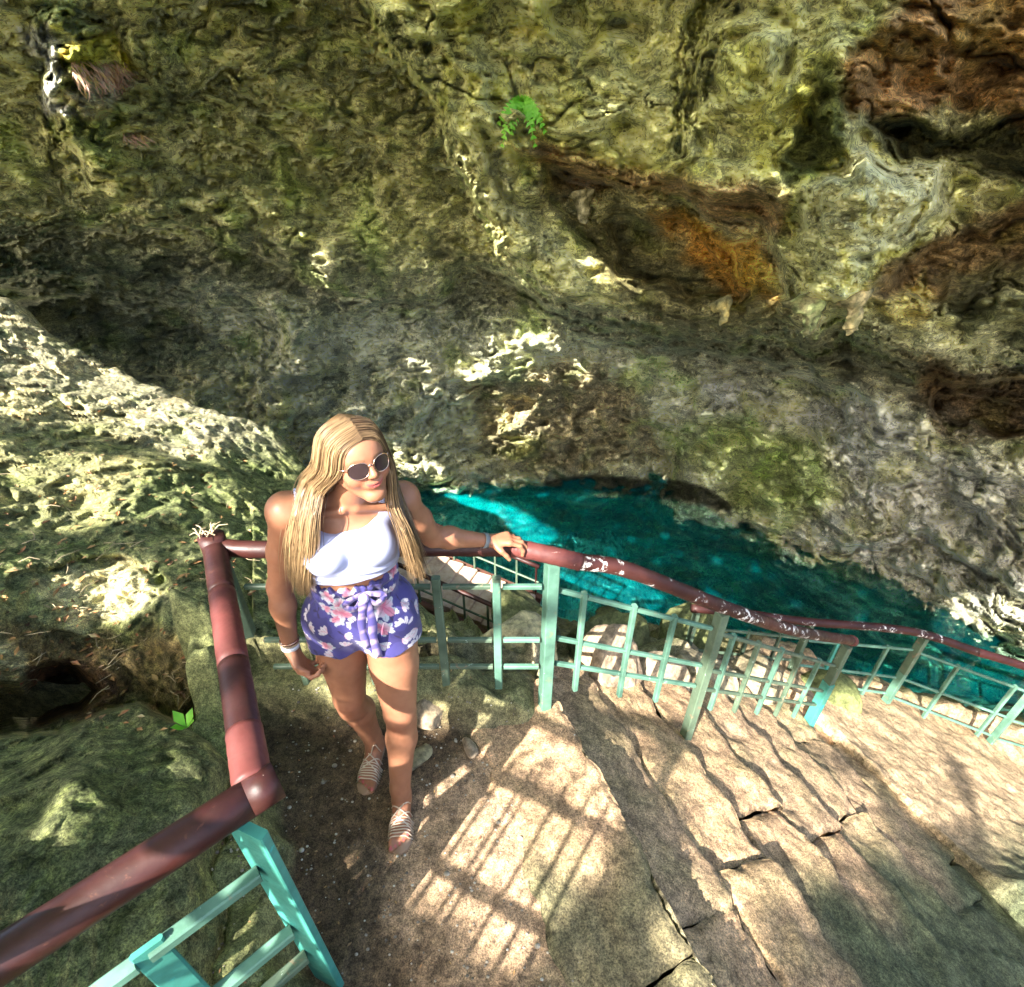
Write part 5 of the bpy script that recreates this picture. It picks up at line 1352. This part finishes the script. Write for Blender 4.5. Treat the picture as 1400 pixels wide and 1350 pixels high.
# guides: from the part, over the skull, past the shoulder; [inner .. outer] for each side
gl_ = [
 [hl(.004,.078,.074), hl(-.048,.066,.050), hl(-.068,.040,-.010), hpx(441,672,1.165), hpx(431,705,1.130), hpx(428,745,1.105), hpx(424,785,1.115), hpx(424,800,1.12)],
 [hl(.004,.060,.098), hl(-.062,.045,.068), hl(-.087,.012,-.010), hpx(432,668,1.175), hpx(424,708,1.135), hpx(420,750,1.115), hpx(418,795,1.125), hpx(420,815,1.13)],
 [hl(.004,.025,.116), hl(-.066,.010,.086), hl(-.097,-.020,.000), hpx(420,662,1.20), hpx(408,705,1.155), hpx(405,748,1.135), hpx(406,790,1.14), hpx(410,808,1.14)],
 [hl(.004,-.030,.116), hl(-.060,-.040,.086), hl(-.094,-.055,.005), hpx(417,655,1.25), hpx(408,690,1.22), hpx(398,730,1.17), hpx(397,765,1.155), hpx(401,785,1.15)],
]
gr_ = [
 [hl(.004,.078,.074), hl(.044,.068,.052), hl(.064,.050,-.006), hl(.066,.046,-.060), hpx(536,690,1.185), hpx(551,725,1.155), hpx(562,760,1.150), hpx(568,782,1.155)],
 [hl(.004,.060,.098), hl(.056,.048,.072), hl(.080,.022,-.006), hl(.080,.020,-.070), hpx(538,688,1.20), hpx(552,725,1.170), hpx(565,765,1.165), hpx(570,790,1.165)],
 [hl(.004,.020,.116), hl(.060,.010,.088), hl(.090,-.014,.000), hpx(536,655,1.27), hpx(546,690,1.235), hpx(560,730,1.20), hpx(571,770,1.185), hpx(577,793,1.18)],
 [hl(.004,-.035,.112), hl(.056,-.045,.084), hl(.088,-.050,.0), hpx(535,650,1.30), hpx(545,680,1.28), hpx(557,715,1.245), hpx(568,750,1.22), hpx(574,775,1.21)],
]
bk_ = [[hl(.004,-.05,.105), hl(s_ * .03,-.098,.060), hl(s_ * .045,-.108,-.01), hl(s_ * .05,-.09,-.08), NK + lat * s_ * .06 - fwd * .075 + (0,0,-.02), NK + lat * s_ * .065 - fwd * .105 + (0,0,-.12), NK + lat * s_ * .06 - fwd * .11 + (0,0,-.22), NK + lat * s_ * .05 - fwd * .11 + (0,0,-.27)] for s_ in (-1.4, -.5, .5, 1.4)]
hr_ = np.random.default_rng(31)
def strands(G, cnt, r0, spread, name, lightness, par=woman, tipfray=.010):
    G = np.array(G); ng, npts = G.shape[:2]
    Vall, Fall, Call = [], [], []; nb = 0; SEG = 30
    for i in range(cnt):
        g_ = hr_.random() * (ng - 1); k_ = min(int(g_), ng - 2); f_ = g_ - k_
        P = G[k_] * (1 - f_) + G[k_ + 1] * f_
        off = hr_.normal(0, 1, 3); amp = np.array([.25, .55, .7, .85, 1, 1.1, 1.3, 1.5])[:npts] * spread
        drift = hr_.normal(0, 1, 3) * tipfray
        P = P + off[None] * amp[:, None] + drift[None] * (np.linspace(0, 1, npts) ** 2)[:, None]
        endf = hr_.uniform(.80, 1.0)
        C = np.array([tuple(c) for c in catmull([Vector(p) for p in P], 6)])
        tt = np.linspace(0, endf, SEG) * (len(C) - 1); i0 = np.minimum(tt.astype(int), len(C) - 2); fr_ = (tt - i0)[:, None]
        C = C[i0] * (1 - fr_) + C[i0 + 1] * fr_
        ph, fq = hr_.uniform(0, 6.28), hr_.uniform(1.2, 2.4); wv2 = np.sin(np.linspace(0, 6.28 * fq, SEG) + ph) * np.linspace(0, 1, SEG) * .0018
        C[:, 0] += wv2
        T_ = np.gradient(C, axis=0); T_ /= np.linalg.norm(T_, axis=1)[:, None] + 1e-9
        s1 = np.cross(T_, (0, -.8, .6)); s1 /= np.linalg.norm(s1, axis=1)[:, None] + 1e-9; s2 = np.cross(T_, s1)
        rad = r0 * hr_.uniform(.6, 1.3) * np.clip(1.25 - np.linspace(0, 1, SEG) ** 3 * 1.15, .1, 1)
        ring = []
        for a in (0, 2.094, 4.189): ring.append(C + (s1 * math.cos(a) + s2 * math.sin(a) * .6) * rad[:, None])
        Vall.append(np.stack(ring, 1).reshape(-1, 3))
        b_ = nb + np.arange(SEG - 1)[:, None] * 3
        for a in range(3):
            a2 = (a + 1) % 3; Fall.append(np.stack([b_ + a, b_ + a2, b_ + 3 + a2, b_ + 3 + a], -1).reshape(-1, 4))
        nb += SEG * 3
        L_ = np.clip(hr_.normal(lightness, .32), 0, 1); c0 = np.array((.070,.038,.017)) * (1 - L_) + np.array((.42,.275,.135)) * L_
        root = np.array((.11,.06,.028)); w_r = np.clip(1 - np.linspace(0, 1, SEG) * 6, 0, 1)[:, None] * .6
        Call.append(np.repeat(c0[None] * (1 - w_r) + root[None] * w_r, 3, 0))
    return mesh_np(name, np.concatenate(Vall), np.concatenate(Fall), M_HAIR, par, True, np.concatenate(Call))
hair = strands(gl_, 2000, .0010, .0062, "hair", .62)
h2 = strands(gr_, 1500, .0010, .0054, "hair", .40)
h3 = strands(bk_, 500, .0014, .010, "hair", .35)
# the mass under the loose strands
f = Field((-.74, 1.06, 1.10), (-.22, 1.42, 1.68), .004)
f.ell(hl(0, -.016, .026), (.077, .091, .0885), RH, .01)
for G, side_ in ((gl_, -1), (gr_, 1), (bk_, 0)):
    for gi, g_ in enumerate(G):
        rr = [.003, .004, .007, .014, .014, .012, .009, .004] if side_ else [.003, .006, .014, .022, .022, .02, .016, .01]
        if gi == 0 and side_: rr = [r_ * .55 for r_ in rr]
        for a in range(len(g_) - 1):
            ins = -HF * .004
            f.cone(g_[a] + ins * (a < 3), g_[a + 1] + ins * (a < 3), rr[a], rr[a + 1], .010)
f.ell(hl(0, .075, -.028), (.062, .055, .092), RH, .006, '-')
Vh, Fh = f.mesh(); Vh = relax(Vh, Fh, 1, .4)
ch = np.zeros((len(Vh), 3)); nz_ = fbm(Vh * np.array((90, 90, 5.)), 3)
L_ = np.clip(.38 + .5 * nz_ - .15 * ((Vh - HC) @ HX > 0), 0, 1)[:, None]
ch[:] = np.array((.06,.033,.015)) * (1 - L_) + np.array((.34,.215,.105)) * L_
mesh_np("hair", Vh, Fh, M_HAIR, woman, True, ch)

# --- sunglasses
m, n, b = newmat("rose_gold_metal"); b.inputs[0].default_value = (.80,.52,.40,1); b.inputs["Metallic"].default_value = 1; b.inputs["Roughness"].default_value = .22; M_GOLD = m
m, n, b = newmat("dark_lens"); b.inputs[0].default_value = (.035,.022,.022,1); b.inputs["Roughness"].default_value = .12; b.inputs["Specular IOR Level"].default_value = .4; M_LENS = m
sg = empty("sunglasses", tuple(hl(0, .1, 0)))
sg.parent = woman
def wl_(p): return Vector(p)
for s_ in (-1, 1):
    cx, cz = s_ * .0335, -.002
    ringp = []
    for i in range(33):
        a = 2 * math.pi * i / 32; rx, rz = .0255, .0215
        ex = math.copysign(abs(math.cos(a)) ** .85, math.cos(a)); ez = math.copysign(abs(math.sin(a)) ** .85, math.sin(a))
        ringp.append(wl_(hl(cx + ex * rx, .0985 - (cx + ex * rx) ** 2 * 5.5 + 0.0, cz + ez * rz * (1.0 if ez > 0 else 1.12))))
    V, F = tube_np(ringp, .0014, 8, False); mesh_py("lens_frame", V, F, M_GOLD, sg)
    cen = wl_(hl(cx, .0995 - cx ** 2 * 5.5, cz))
    V = [cen] + ringp[:-1] + [cen - Vector(HF) * .0015] + [p - Vector(HF) * .0015 for p in ringp[:-1]]
    F = [(0, 1 + i, 1 + (i + 1) % 32) for i in range(32)] + [(33, 34 + (i + 1) % 32, 34 + i) for i in range(32)]
    mesh_py("lens", V, F, M_LENS, sg)
    V, F = tube_np([wl_(hl(s_ * .0585, .078, .006)), wl_(hl(s_ * .070, .066, .007)), wl_(hl(s_ * .078, .02, .004)), wl_(hl(s_ * .078, -.015, -.002))], .0013, 8); mesh_py("temple_arm", V, F, M_GOLD, sg)
V, F = tube_np([wl_(hl(-.0095, .0985, .003)), wl_(hl(0, .1005, .007)), wl_(hl(.0095, .0985, .003))], .0013, 8); mesh_py("bridge", V, F, M_GOLD, sg)

# --- wristbands and sandals
def band(name, c, ax_d, r1, r2, wd, mat, par=woman):
    ax_d = Vector(ax_d).normalized(); x_ = ax_d.cross(Vector((0, 0, 1))); x_ = x_.normalized() if x_.length > .1 else Vector((1, 0, 0)); y_ = ax_d.cross(x_)
    V, F = [], []; nseg = 36
    for i in range(nseg):
        a = 2 * math.pi * i / nseg; o = x_ * math.cos(a) * r1 + y_ * math.sin(a) * r2; u_ = o.normalized()
        for dw, dr in ((-.5, 0), (.5, 0), (.5, .002), (-.5, .002)): V.append(Vector(c) + o + u_ * dr + ax_d * wd * dw)
    for i in range(nseg):
        j = (i + 1) % nseg
        for k_ in range(4): F.append((i * 4 + k_, i * 4 + (k_ + 1) % 4, j * 4 + (k_ + 1) % 4, j * 4 + k_))
    o = mesh_py(name, V, F, mat, None); o.parent = par; return o
m, n, b = newmat("white_band"); b.inputs[0].default_value = (.75,.76,.78,1); b.inputs["Roughness"].default_value = .35; M_WB = m
m, n, b = newmat("grey_band"); b.inputs[0].default_value = (.16,.18,.19,1); b.inputs["Roughness"].default_value = .4; M_GB = m
m, n, b = newmat("beaded_cord"); b.inputs[0].default_value = (.50,.36,.22,1); b.inputs["Roughness"].default_value = .5; M_CORD = m
dR = nv(*(WR - ER)); dL = nv(*(WL - EL))
band("wristband", WR + dR * -.012, dR, .0272, .0272, .016, M_WB); band("wristband", WR - dR * .036, dR + np.array((.1,0,0)), .0305, .0305, .005, M_GOLD); band("wristband", WR + dR * -.026, dR, .0288, .0288, .006, M_CORD)
band("wristband", WL - dL * .012, dL, .0272, .0272, .018, M_GB)
m, n, b = newmat("metallic_strap"); b.inputs[0].default_value = (.62,.50,.38,1); b.inputs["Metallic"].default_value = .35; b.inputs["Roughness"].default_value = .4; M_STRAP = m
m, n, b = newmat("sandal_sole"); b.inputs[0].default_value = (.30,.19,.12,1); b.inputs["Roughness"].default_value = .7; M_SOLE = m
bvh_b = BVHTree.FromPolygons([tuple(p) for p in Vb], [tuple(f_) for f_ in Fb.tolist()])
for A, toe in ((AL, np.array((-.424,.945,.0))), (AR, np.array((-.602,1.158,.0)))):
    d = toe - A; d[2] = 0; d = d / np.linalg.norm(d); sd_ = np.array((-d[1], d[0], 0))
    sn = empty("sandal", (A[0], A[1], .01)); sn.parent = woman
    out_, V, F = [], [], []
    for i in range(40):
        a = 2 * math.pi * i / 40; t_ = (1 - math.cos(a)) / 2     # 0 heel .. 1 toe
        hw = np.interp(t_, [0, .06, .2, .45, .7, .85, .95, 1], [0, .024, .030, .031, .044, .042, .028, 0]) * (1 if math.sin(a) > 0 else -1)
        out_.append(A - d * .070 + d * .245 * t_ + sd_ * hw)
    for zz in (.001, .014): V += [(p[0], p[1], zz) for p in out_]
    F = [tuple(range(39, -1, -1)), tuple(range(40, 80))] + [(i, (i + 1) % 40, 40 + (i + 1) % 40, 40 + i) for i in range(40)]
    o = mesh_py("sole", V, F, M_SOLE, None); o.parent = sn; o.matrix_parent_inverse = Matrix.Translation(sn.location).inverted()
    def strap(name, s0, s1, hgt, rr=.0024):
        """arc over the foot between two places (along, across) on the sole"""
        pts = []
        for i in range(13):
            t_ = i / 12; al = s0[0] * (1 - t_) + s1[0] * t_; ac = s0[1] * (1 - t_) + s1[1] * t_
            p = Vector(A + d * al + sd_ * ac); p.z = .16
            h_ = bvh_b.ray_cast(p, Vector((0, 0, -1)), .155)
            pts.append(Vector((p.x, p.y, (h_[0].z + .0015) if h_[0] is not None and h_[0].z < .14 else .012)))
        for i in range(1, 12): pts[i].z = max(pts[i].z, (pts[i - 1].z + pts[i + 1].z) / 2)
        V, F = tube_np(pts, rr, 6); o = mesh_py(name, V, F, M_STRAP, None); o.parent = sn; o.matrix_parent_inverse = Matrix.Translation(sn.location).inverted()
    for k_ in range(7): strap("strap", (.075 + .0085 * k_, -.047), (.070 + .0095 * k_, .047), .05)
    strap("strap", (.050, -.040), (.105, .046), .05); strap("strap", (.105, -.047), (.045, .040), .05); strap("strap", (.03, -.036), (.075, .046), .05); strap("strap", (.075, -.047), (.025, .036), .05)
    band("ankle_strap", A + (0, .002, .028), (0, .15, 1), .0355, .037, .006, M_STRAP, sn).matrix_parent_inverse = Matrix.Translation(sn.location).inverted()
# ------------------------------------------------------------------ tree added out of view, gaps shaped to put sun on chosen patches
E1 = SUND.cross(Vector((0, 0, 1))).normalized(); E2 = E1.cross(SUND).normalized()
E1n, E2n = np.array(E1), np.array(E2)
def grid_lookup(G, us, vs, u, v):
    j = np.clip(np.searchsorted(us, u), 0, len(us) - 1); i = np.clip(np.searchsorted(vs, v), 0, len(vs) - 1)
    return G[i, j]
zhit = np.where((s_ > 0) & (s_ < 2.6) & (o_ <= 0.25), np.maximum(z, -.586 * s_ - .06), z)
def hit_t(u, v):
    u = np.asarray(u, float); v = np.asarray(v, float)
    t = grid_lookup(T2, US, VS, u, v).astype(float)
    t = np.where(v > 900, 30, t)
    cvv = np.interp(u, UB, cv)
    sb = (vb - v) / (vb - cvv)
    inb = (sb > 0) & (sb < 1) & (u < 680)
    jb = np.clip(np.searchsorted(UB, u), 0, len(UB) - 1); ib = np.clip(np.searchsorted(SB, np.clip(sb, 0, 1)), 0, len(SB) - 1)
    t = np.where(inb, np.minimum(t, TB2[ib, jb]), t)
    a, dy, dz = ray(u, v)
    tg = np.full(u.shape, 30.0); done = np.zeros(u.shape, bool)
    for tt in np.arange(.8, 13, .02):
        x, y, zz = a * tt, dy * tt, CAMH + dz * tt
        i = np.clip(np.searchsorted(Y1, y), 0, len(Y1) - 1); j = np.clip(np.searchsorted(X1, x), 0, len(X1) - 1)
        hgt = zhit[i, j]
        new = (~done) & (zz < hgt + .03); tg = np.where(new, tt, tg); done |= new
    return np.minimum(t, tg)
def to_sun(u, v, t):
    a, dy, dz = ray(u, v)
    P = np.stack([a * t, dy * t, CAMH + dz * t], -1)
    return P @ E1n, P @ E2n
CS = .02
A0, B0, NA, NB = -13.0, -9.0, 1200, 1100
A0 = -14.0
MASK = np.zeros((NB, NA), bool); SEEN = np.zeros((NB, NA), bool)
def splat(M, A, B, r):
    ia = ((A - A0) / CS).astype(int); ib = ((B - B0) / CS).astype(int)
    rr = int(np.ceil(r / CS))
    for da in range(-rr, rr + 1):
        for db in range(-rr, rr + 1):
            if da * da + db * db <= (r / CS) ** 2 + .5:
                x = ia + da; y = ib + db
                ok = (x >= 0) & (x < NA) & (y >= 0) & (y < NB)
                M[y[ok], x[ok]] = True
uu, vv = np.meshgrid(np.arange(-60, 1461, 6.0), np.arange(-60, 1411, 6.0)); uu, vv = uu.ravel(), vv.ravel()
tt_ = hit_t(uu, vv)
A, B = to_sun(uu, vv, tt_); splat(SEEN, A, B, .16)
for f_ in (.85, .7, .55):
    A, B = to_sun(uu[::2], vv[::2], np.minimum(tt_[::2] * f_, 6)); splat(SEEN, A, B, .16)
LIT = [  # outlines of the sunlit patches in the photograph; the last number is a fixed distance for things nearer than the rock
 ([(652,972),(668,935),(700,895),(715,850),(760,855),(862,858),(1000,925),(1060,905),(1130,955),(1200,930),(1262,950),(1420,1010),(1420,1113),(1320,1117),(1255,1117),(1210,1060),(1190,1110),(1215,1148),(1175,1152),(1130,1165),(1120,1188),(1075,1185),(1070,1212),(1030,1210),(1005,1175),(965,1140),(940,1080),(880,1010),(850,990),(800,965),(770,985),(782,1025),(795,1052),(778,1076),(712,1030)], None, 0),
 ([(838,1030),(880,1020),(890,1070),(850,1095),(822,1070)], None, 0),
 ([(930,1165),(975,1150),(1033,1240),(1000,1255),(960,1280),(930,1230)], None, 0),
 ([(608,1037),(640,1040),(700,1074),(788,1134),(820,1150),(815,1195),(790,1205),(760,1255),(735,1285),(700,1300),(672,1290),(650,1245),(600,1222),(590,1212),(553,1212),(545,1190),(575,1160),(580,1100)], None, 0),
 ([(566,960),(582,943),(612,965),(605,995),(570,1000)], None, 0),
 ([(625,1012),(640,1008),(655,1028),(640,1030)], None, 0),
 ([(-80,385),(0,402),(35,436),(100,478),(230,540),(300,567),(374,592),(345,606),(250,603),(200,580),(100,545),(0,520),(-80,520)], None, 0),
 ([(230,600),(330,620),(345,640),(240,625)], None, 0),
 ([(55,800),(110,772),(205,772),(220,815),(170,848),(100,845)], None, 0),
 ([(42,60),(75,45),(100,90),(180,112),(182,148),(150,158),(110,150),(75,150),(48,110)], None, .08),
 ([(80,160),(110,158),(125,185),(90,190)], None, .02), ([(165,182),(198,185),(190,208),(170,205)], None, .02),
 ([(640,520),(700,486),(778,482),(822,505),(805,516),(740,500),(700,508),(660,528)], None, .03),
 ([(668,603),(690,570),(722,553),(745,578),(735,592),(700,602)], None, .03),
 ([(535,622),(560,620),(605,645),(560,640)], None, .03), ([(895,548),(925,545),(938,558),(910,562)], None, .02),
 ([(560,700),(600,672),(650,690),(690,700),(730,722),(750,735),(700,745),(640,735),(580,735)], None, .12),
 ([(600,760),(690,756),(745,780),(700,800),(640,792)], None, .08), ([(828,785),(860,785),(905,822),(880,835),(840,812)], None, .03),
 ([(590,775),(640,780),(690,820),(640,812),(590,792)], None, .02),
 ([(503,896),(520,885),(572,880),(576,960),(565,985),(545,965),(520,935)], 1.74, 0),
 ([(455,735),(480,728),(500,745),(480,765),(455,760)], 1.32, 0), ([(525,720),(552,722),(550,745),(530,748)], 1.36, 0), ([(395,700),(412,690),(415,720),(398,730)], 1.36, 0),
 ([(520,800),(575,795),(578,860),(540,850)], 1.55, 0),
 ([(545,1125),(565,1120),(568,1150),(548,1155)], None, 0),
 ([(285,828),(325,826),(330,900),(290,905)], 1.65, 0), ([(298,1030),(350,1030),(352,1090),(300,1095)], 1.2, 0), ([(-60,1230),(30,1215),(140,1180),(160,1200),(40,1270),(-60,1330)], .97, 0),
 ([(310,1165),(380,1170),(395,1222),(325,1222)], 1.25, 0), ([(335,1232),(400,1232),(425,1312),(370,1312)], 1.4, 0), ([(372,1320),(430,1320),(440,1400),(360,1400)], 1.55, 0), ([(190,1245),(262,1245),(250,1285),(190,1290)], 1.2, 0),
 ([(1075,1214),(1110,1212),(1120,1222),(1080,1222)], None, -.014), ([(1150,1228),(1250,1232),(1290,1245),(1200,1240)], None, -.014), ([(1025,1285),(1045,1280),(1050,1320),(1020,1325)], None, -.014), ([(1365,1210),(1420,1215),(1420,1235),(1370,1232)], None, -.014),
]
DARK = [  # leaf shade inside the sunlit steps
 [(770,955),(820,945),(865,985),(850,1010),(795,1005)], [(880,985),(935,980),(960,1010),(940,1030),(905,1060),(870,1030)], [(1278,1012),(1330,1045),(1362,1117),(1330,1117),(1300,1075)],
 [(1100,1005),(1170,1015),(1230,1060),(1190,1085),(1130,1050)], [(905,1090),(960,1110),(935,1150),(900,1130)],
]
bpy.context.view_layer.update(); dg = bpy.context.evaluated_depsgraph_get()
for poly, ft, dil in LIT:
    us = [p[0] for p in poly]; vs = [p[1] for p in poly]
    st_ = 2.0 if max(us) - min(us) < 300 else 3.0
    u_, v_ = np.meshgrid(np.arange(min(us), max(us) + 1, st_), np.arange(min(vs), max(vs) + 1, st_)); u_, v_ = u_.ravel(), v_.ravel()
    mk = inpoly(u_, v_, poly)
    for dk in DARK: mk &= ~inpoly(u_, v_, dk)
    u_, v_ = u_[mk], v_[mk]
    pts = []
    for uq, vq in zip(u_, v_):
        a_, dy_, dz_ = ray(uq, vq); dr = Vector((float(a_), float(dy_), float(dz_)))
        okh, ph_, *_r = sc.ray_cast(dg, Vector((0, 0, CAMH)) + dr * .3, dr.normalized())
        if okh: pts.append(tuple(ph_))
    if not pts: continue
    pts = np.array(pts); tm = np.linalg.norm(pts - (0, 0, CAMH), axis=1).mean()
    splat(MASK, pts @ E1n, pts @ E2n, (.0 if ft else .022 if tm < 4.5 else .035 if tm < 8 else .05) + dil)
g = np.random.default_rng(5)
def dil(M, r):
    out = M.copy()
    for _ in range(r):
        o = out.copy(); o[1:] |= out[:-1]; o[:-1] |= out[1:]; o[:, 1:] |= out[:, :-1]; o[:, :-1] |= out[:, 1:]; out = o
    return out
prev = MASK; AL, BL, SL_ = [], [], []
for r_, s0_ in ((3, .024), (4, .050), (5, .095), (0, .17)):      # small leaves keep the gap edges crisp, larger leaves further in
    nxt = dil(prev, r_) if r_ else np.ones_like(MASK)
    cells = np.argwhere(nxt & ~prev & SEEN); prev = nxt
    cnt = int(len(cells) * CS * CS * 4.5 / (.84 * s0_ * s0_))
    pick = cells[g.integers(0, len(cells), cnt)]
    AL.append(A0 + (pick[:, 1] + g.random(cnt)) * CS); BL.append(B0 + (pick[:, 0] + g.random(cnt)) * CS); SL_.append(s0_ * g.uniform(.8, 1.2, cnt))
AA, BB, size = np.concatenate(AL), np.concatenate(BL), np.concatenate(SL_)
zc = g.uniform(5.6, 7.2, len(AA))
base = AA[:, None] * E1n + BB[:, None] * E2n
k_ = (zc - base[:, 2]) / -SUND.z
C = base - k_[:, None] * np.array(SUND)[None]
ang = g.uniform(0, 6.283, len(AA))
S = np.array(SUND)
d1 = np.cos(ang)[:, None] * E1n + np.sin(ang)[:, None] * E2n + g.normal(0, .35, len(AA))[:, None] * S
d2 = -np.sin(ang)[:, None] * E1n + np.cos(ang)[:, None] * E2n + g.normal(0, .35, len(AA))[:, None] * S
V4 = np.stack([C - d1 * size[:, None], C + d2 * size[:, None] * .42 - d1 * size[:, None] * .1, C + d1 * size[:, None], C - d2 * size[:, None] * .42 - d1 * size[:, None] * .1], 1).reshape(-1, 3)
F4 = np.arange(len(V4)).reshape(-1, 4)
m, n, b = newmat("leaf")
v = objvec(n)
lc = ramp(n, noise_tex(n, 2.0, 3, .6, v), [(.35, (.10, .19, .03)), (.65, (.20, .30, .07))])
n.links.new(lc, b.inputs["Base Color"]); b.inputs["Roughness"].default_value = .5
tl = N(n, "ShaderNodeBsdfTranslucent"); n.links.new(mixc(n, 1.0, lc, (2.0, 2.0, 1.2), 'MULTIPLY'), tl.inputs[0])
mx = N(n, "ShaderNodeMixShader"); mx.inputs[0].default_value = .5
n.links.new(b.outputs[0], mx.inputs[1]); n.links.new(tl.outputs[0], mx.inputs[2]); n.links.new(mx.outputs[0], n.nodes["Material Output"].inputs[0])
M_LEAF = m
print("leaves", len(F4))
foliage = empty("added_canopy", (-9.5, -8.5, 0), "unseen added tree leaning over the cave mouth behind the camera", "foliage")
crown = mesh_np("crown", V4 - np.array(foliage.location), F4, M_LEAF, foliage, False); tag(crown, kind="stuff")
m, n, b = newmat("bark"); v = objvec(n)
n.links.new(ramp(n, noise_tex(n, 9, 6, .7, v), [(.3, (.05,.04,.03)), (.7, (.16,.13,.09))]), b.inputs[0]); b.inputs["Roughness"].default_value = .9
M_BARK = m
tp = catmull([(-9.5,-8.5,-.5),(-9.6,-8.2,2),(-9.7,-7.8,4.5),(-9.9,-7.2,6.0),(-9.9,-6.4,7.0)], 8)
V, F = tube_np(tp, [.34 - .007 * i for i in range(len(tp))], 14); mesh_py("trunk", V, F, M_BARK, foliage)
rb_ = random.Random(3)
def clear(pts, r):
    for p in pts:
        p = np.array(p); a = int((p @ E1n - A0) / CS); b_ = int((p @ E2n - B0) / CS); k = int(r / CS) + 3
        if MASK[max(b_ - k, 0):max(b_ + k, 0), max(a - k, 0):max(a + k, 0)].any(): return False
    return True
made = 0
for _ in range(600):
    if made >= 14: break
    a0 = tp[-1 - rb_.randint(0, 12)] if made < 5 else rb_.choice(ends)
    dr = Vector((rb_.uniform(-.3, 1), rb_.uniform(-.4, 1), 0)).normalized() * rb_.uniform(2.2, 4.5)
    pts = catmull([a0, a0 + dr * .5 + Vector((0, 0, .25)), a0 + dr + Vector((rb_.uniform(-.6,.6), rb_.uniform(-.6,.6), .2))], 10)
    if clear(pts, .12):
        if made == 0: ends = []
        V, F = tube_np(pts, [.11 - .004 * i for i in range(len(pts))], 8); mesh_py("limb", V, F, M_BARK, foliage); ends.append(pts[-1]); made += 1
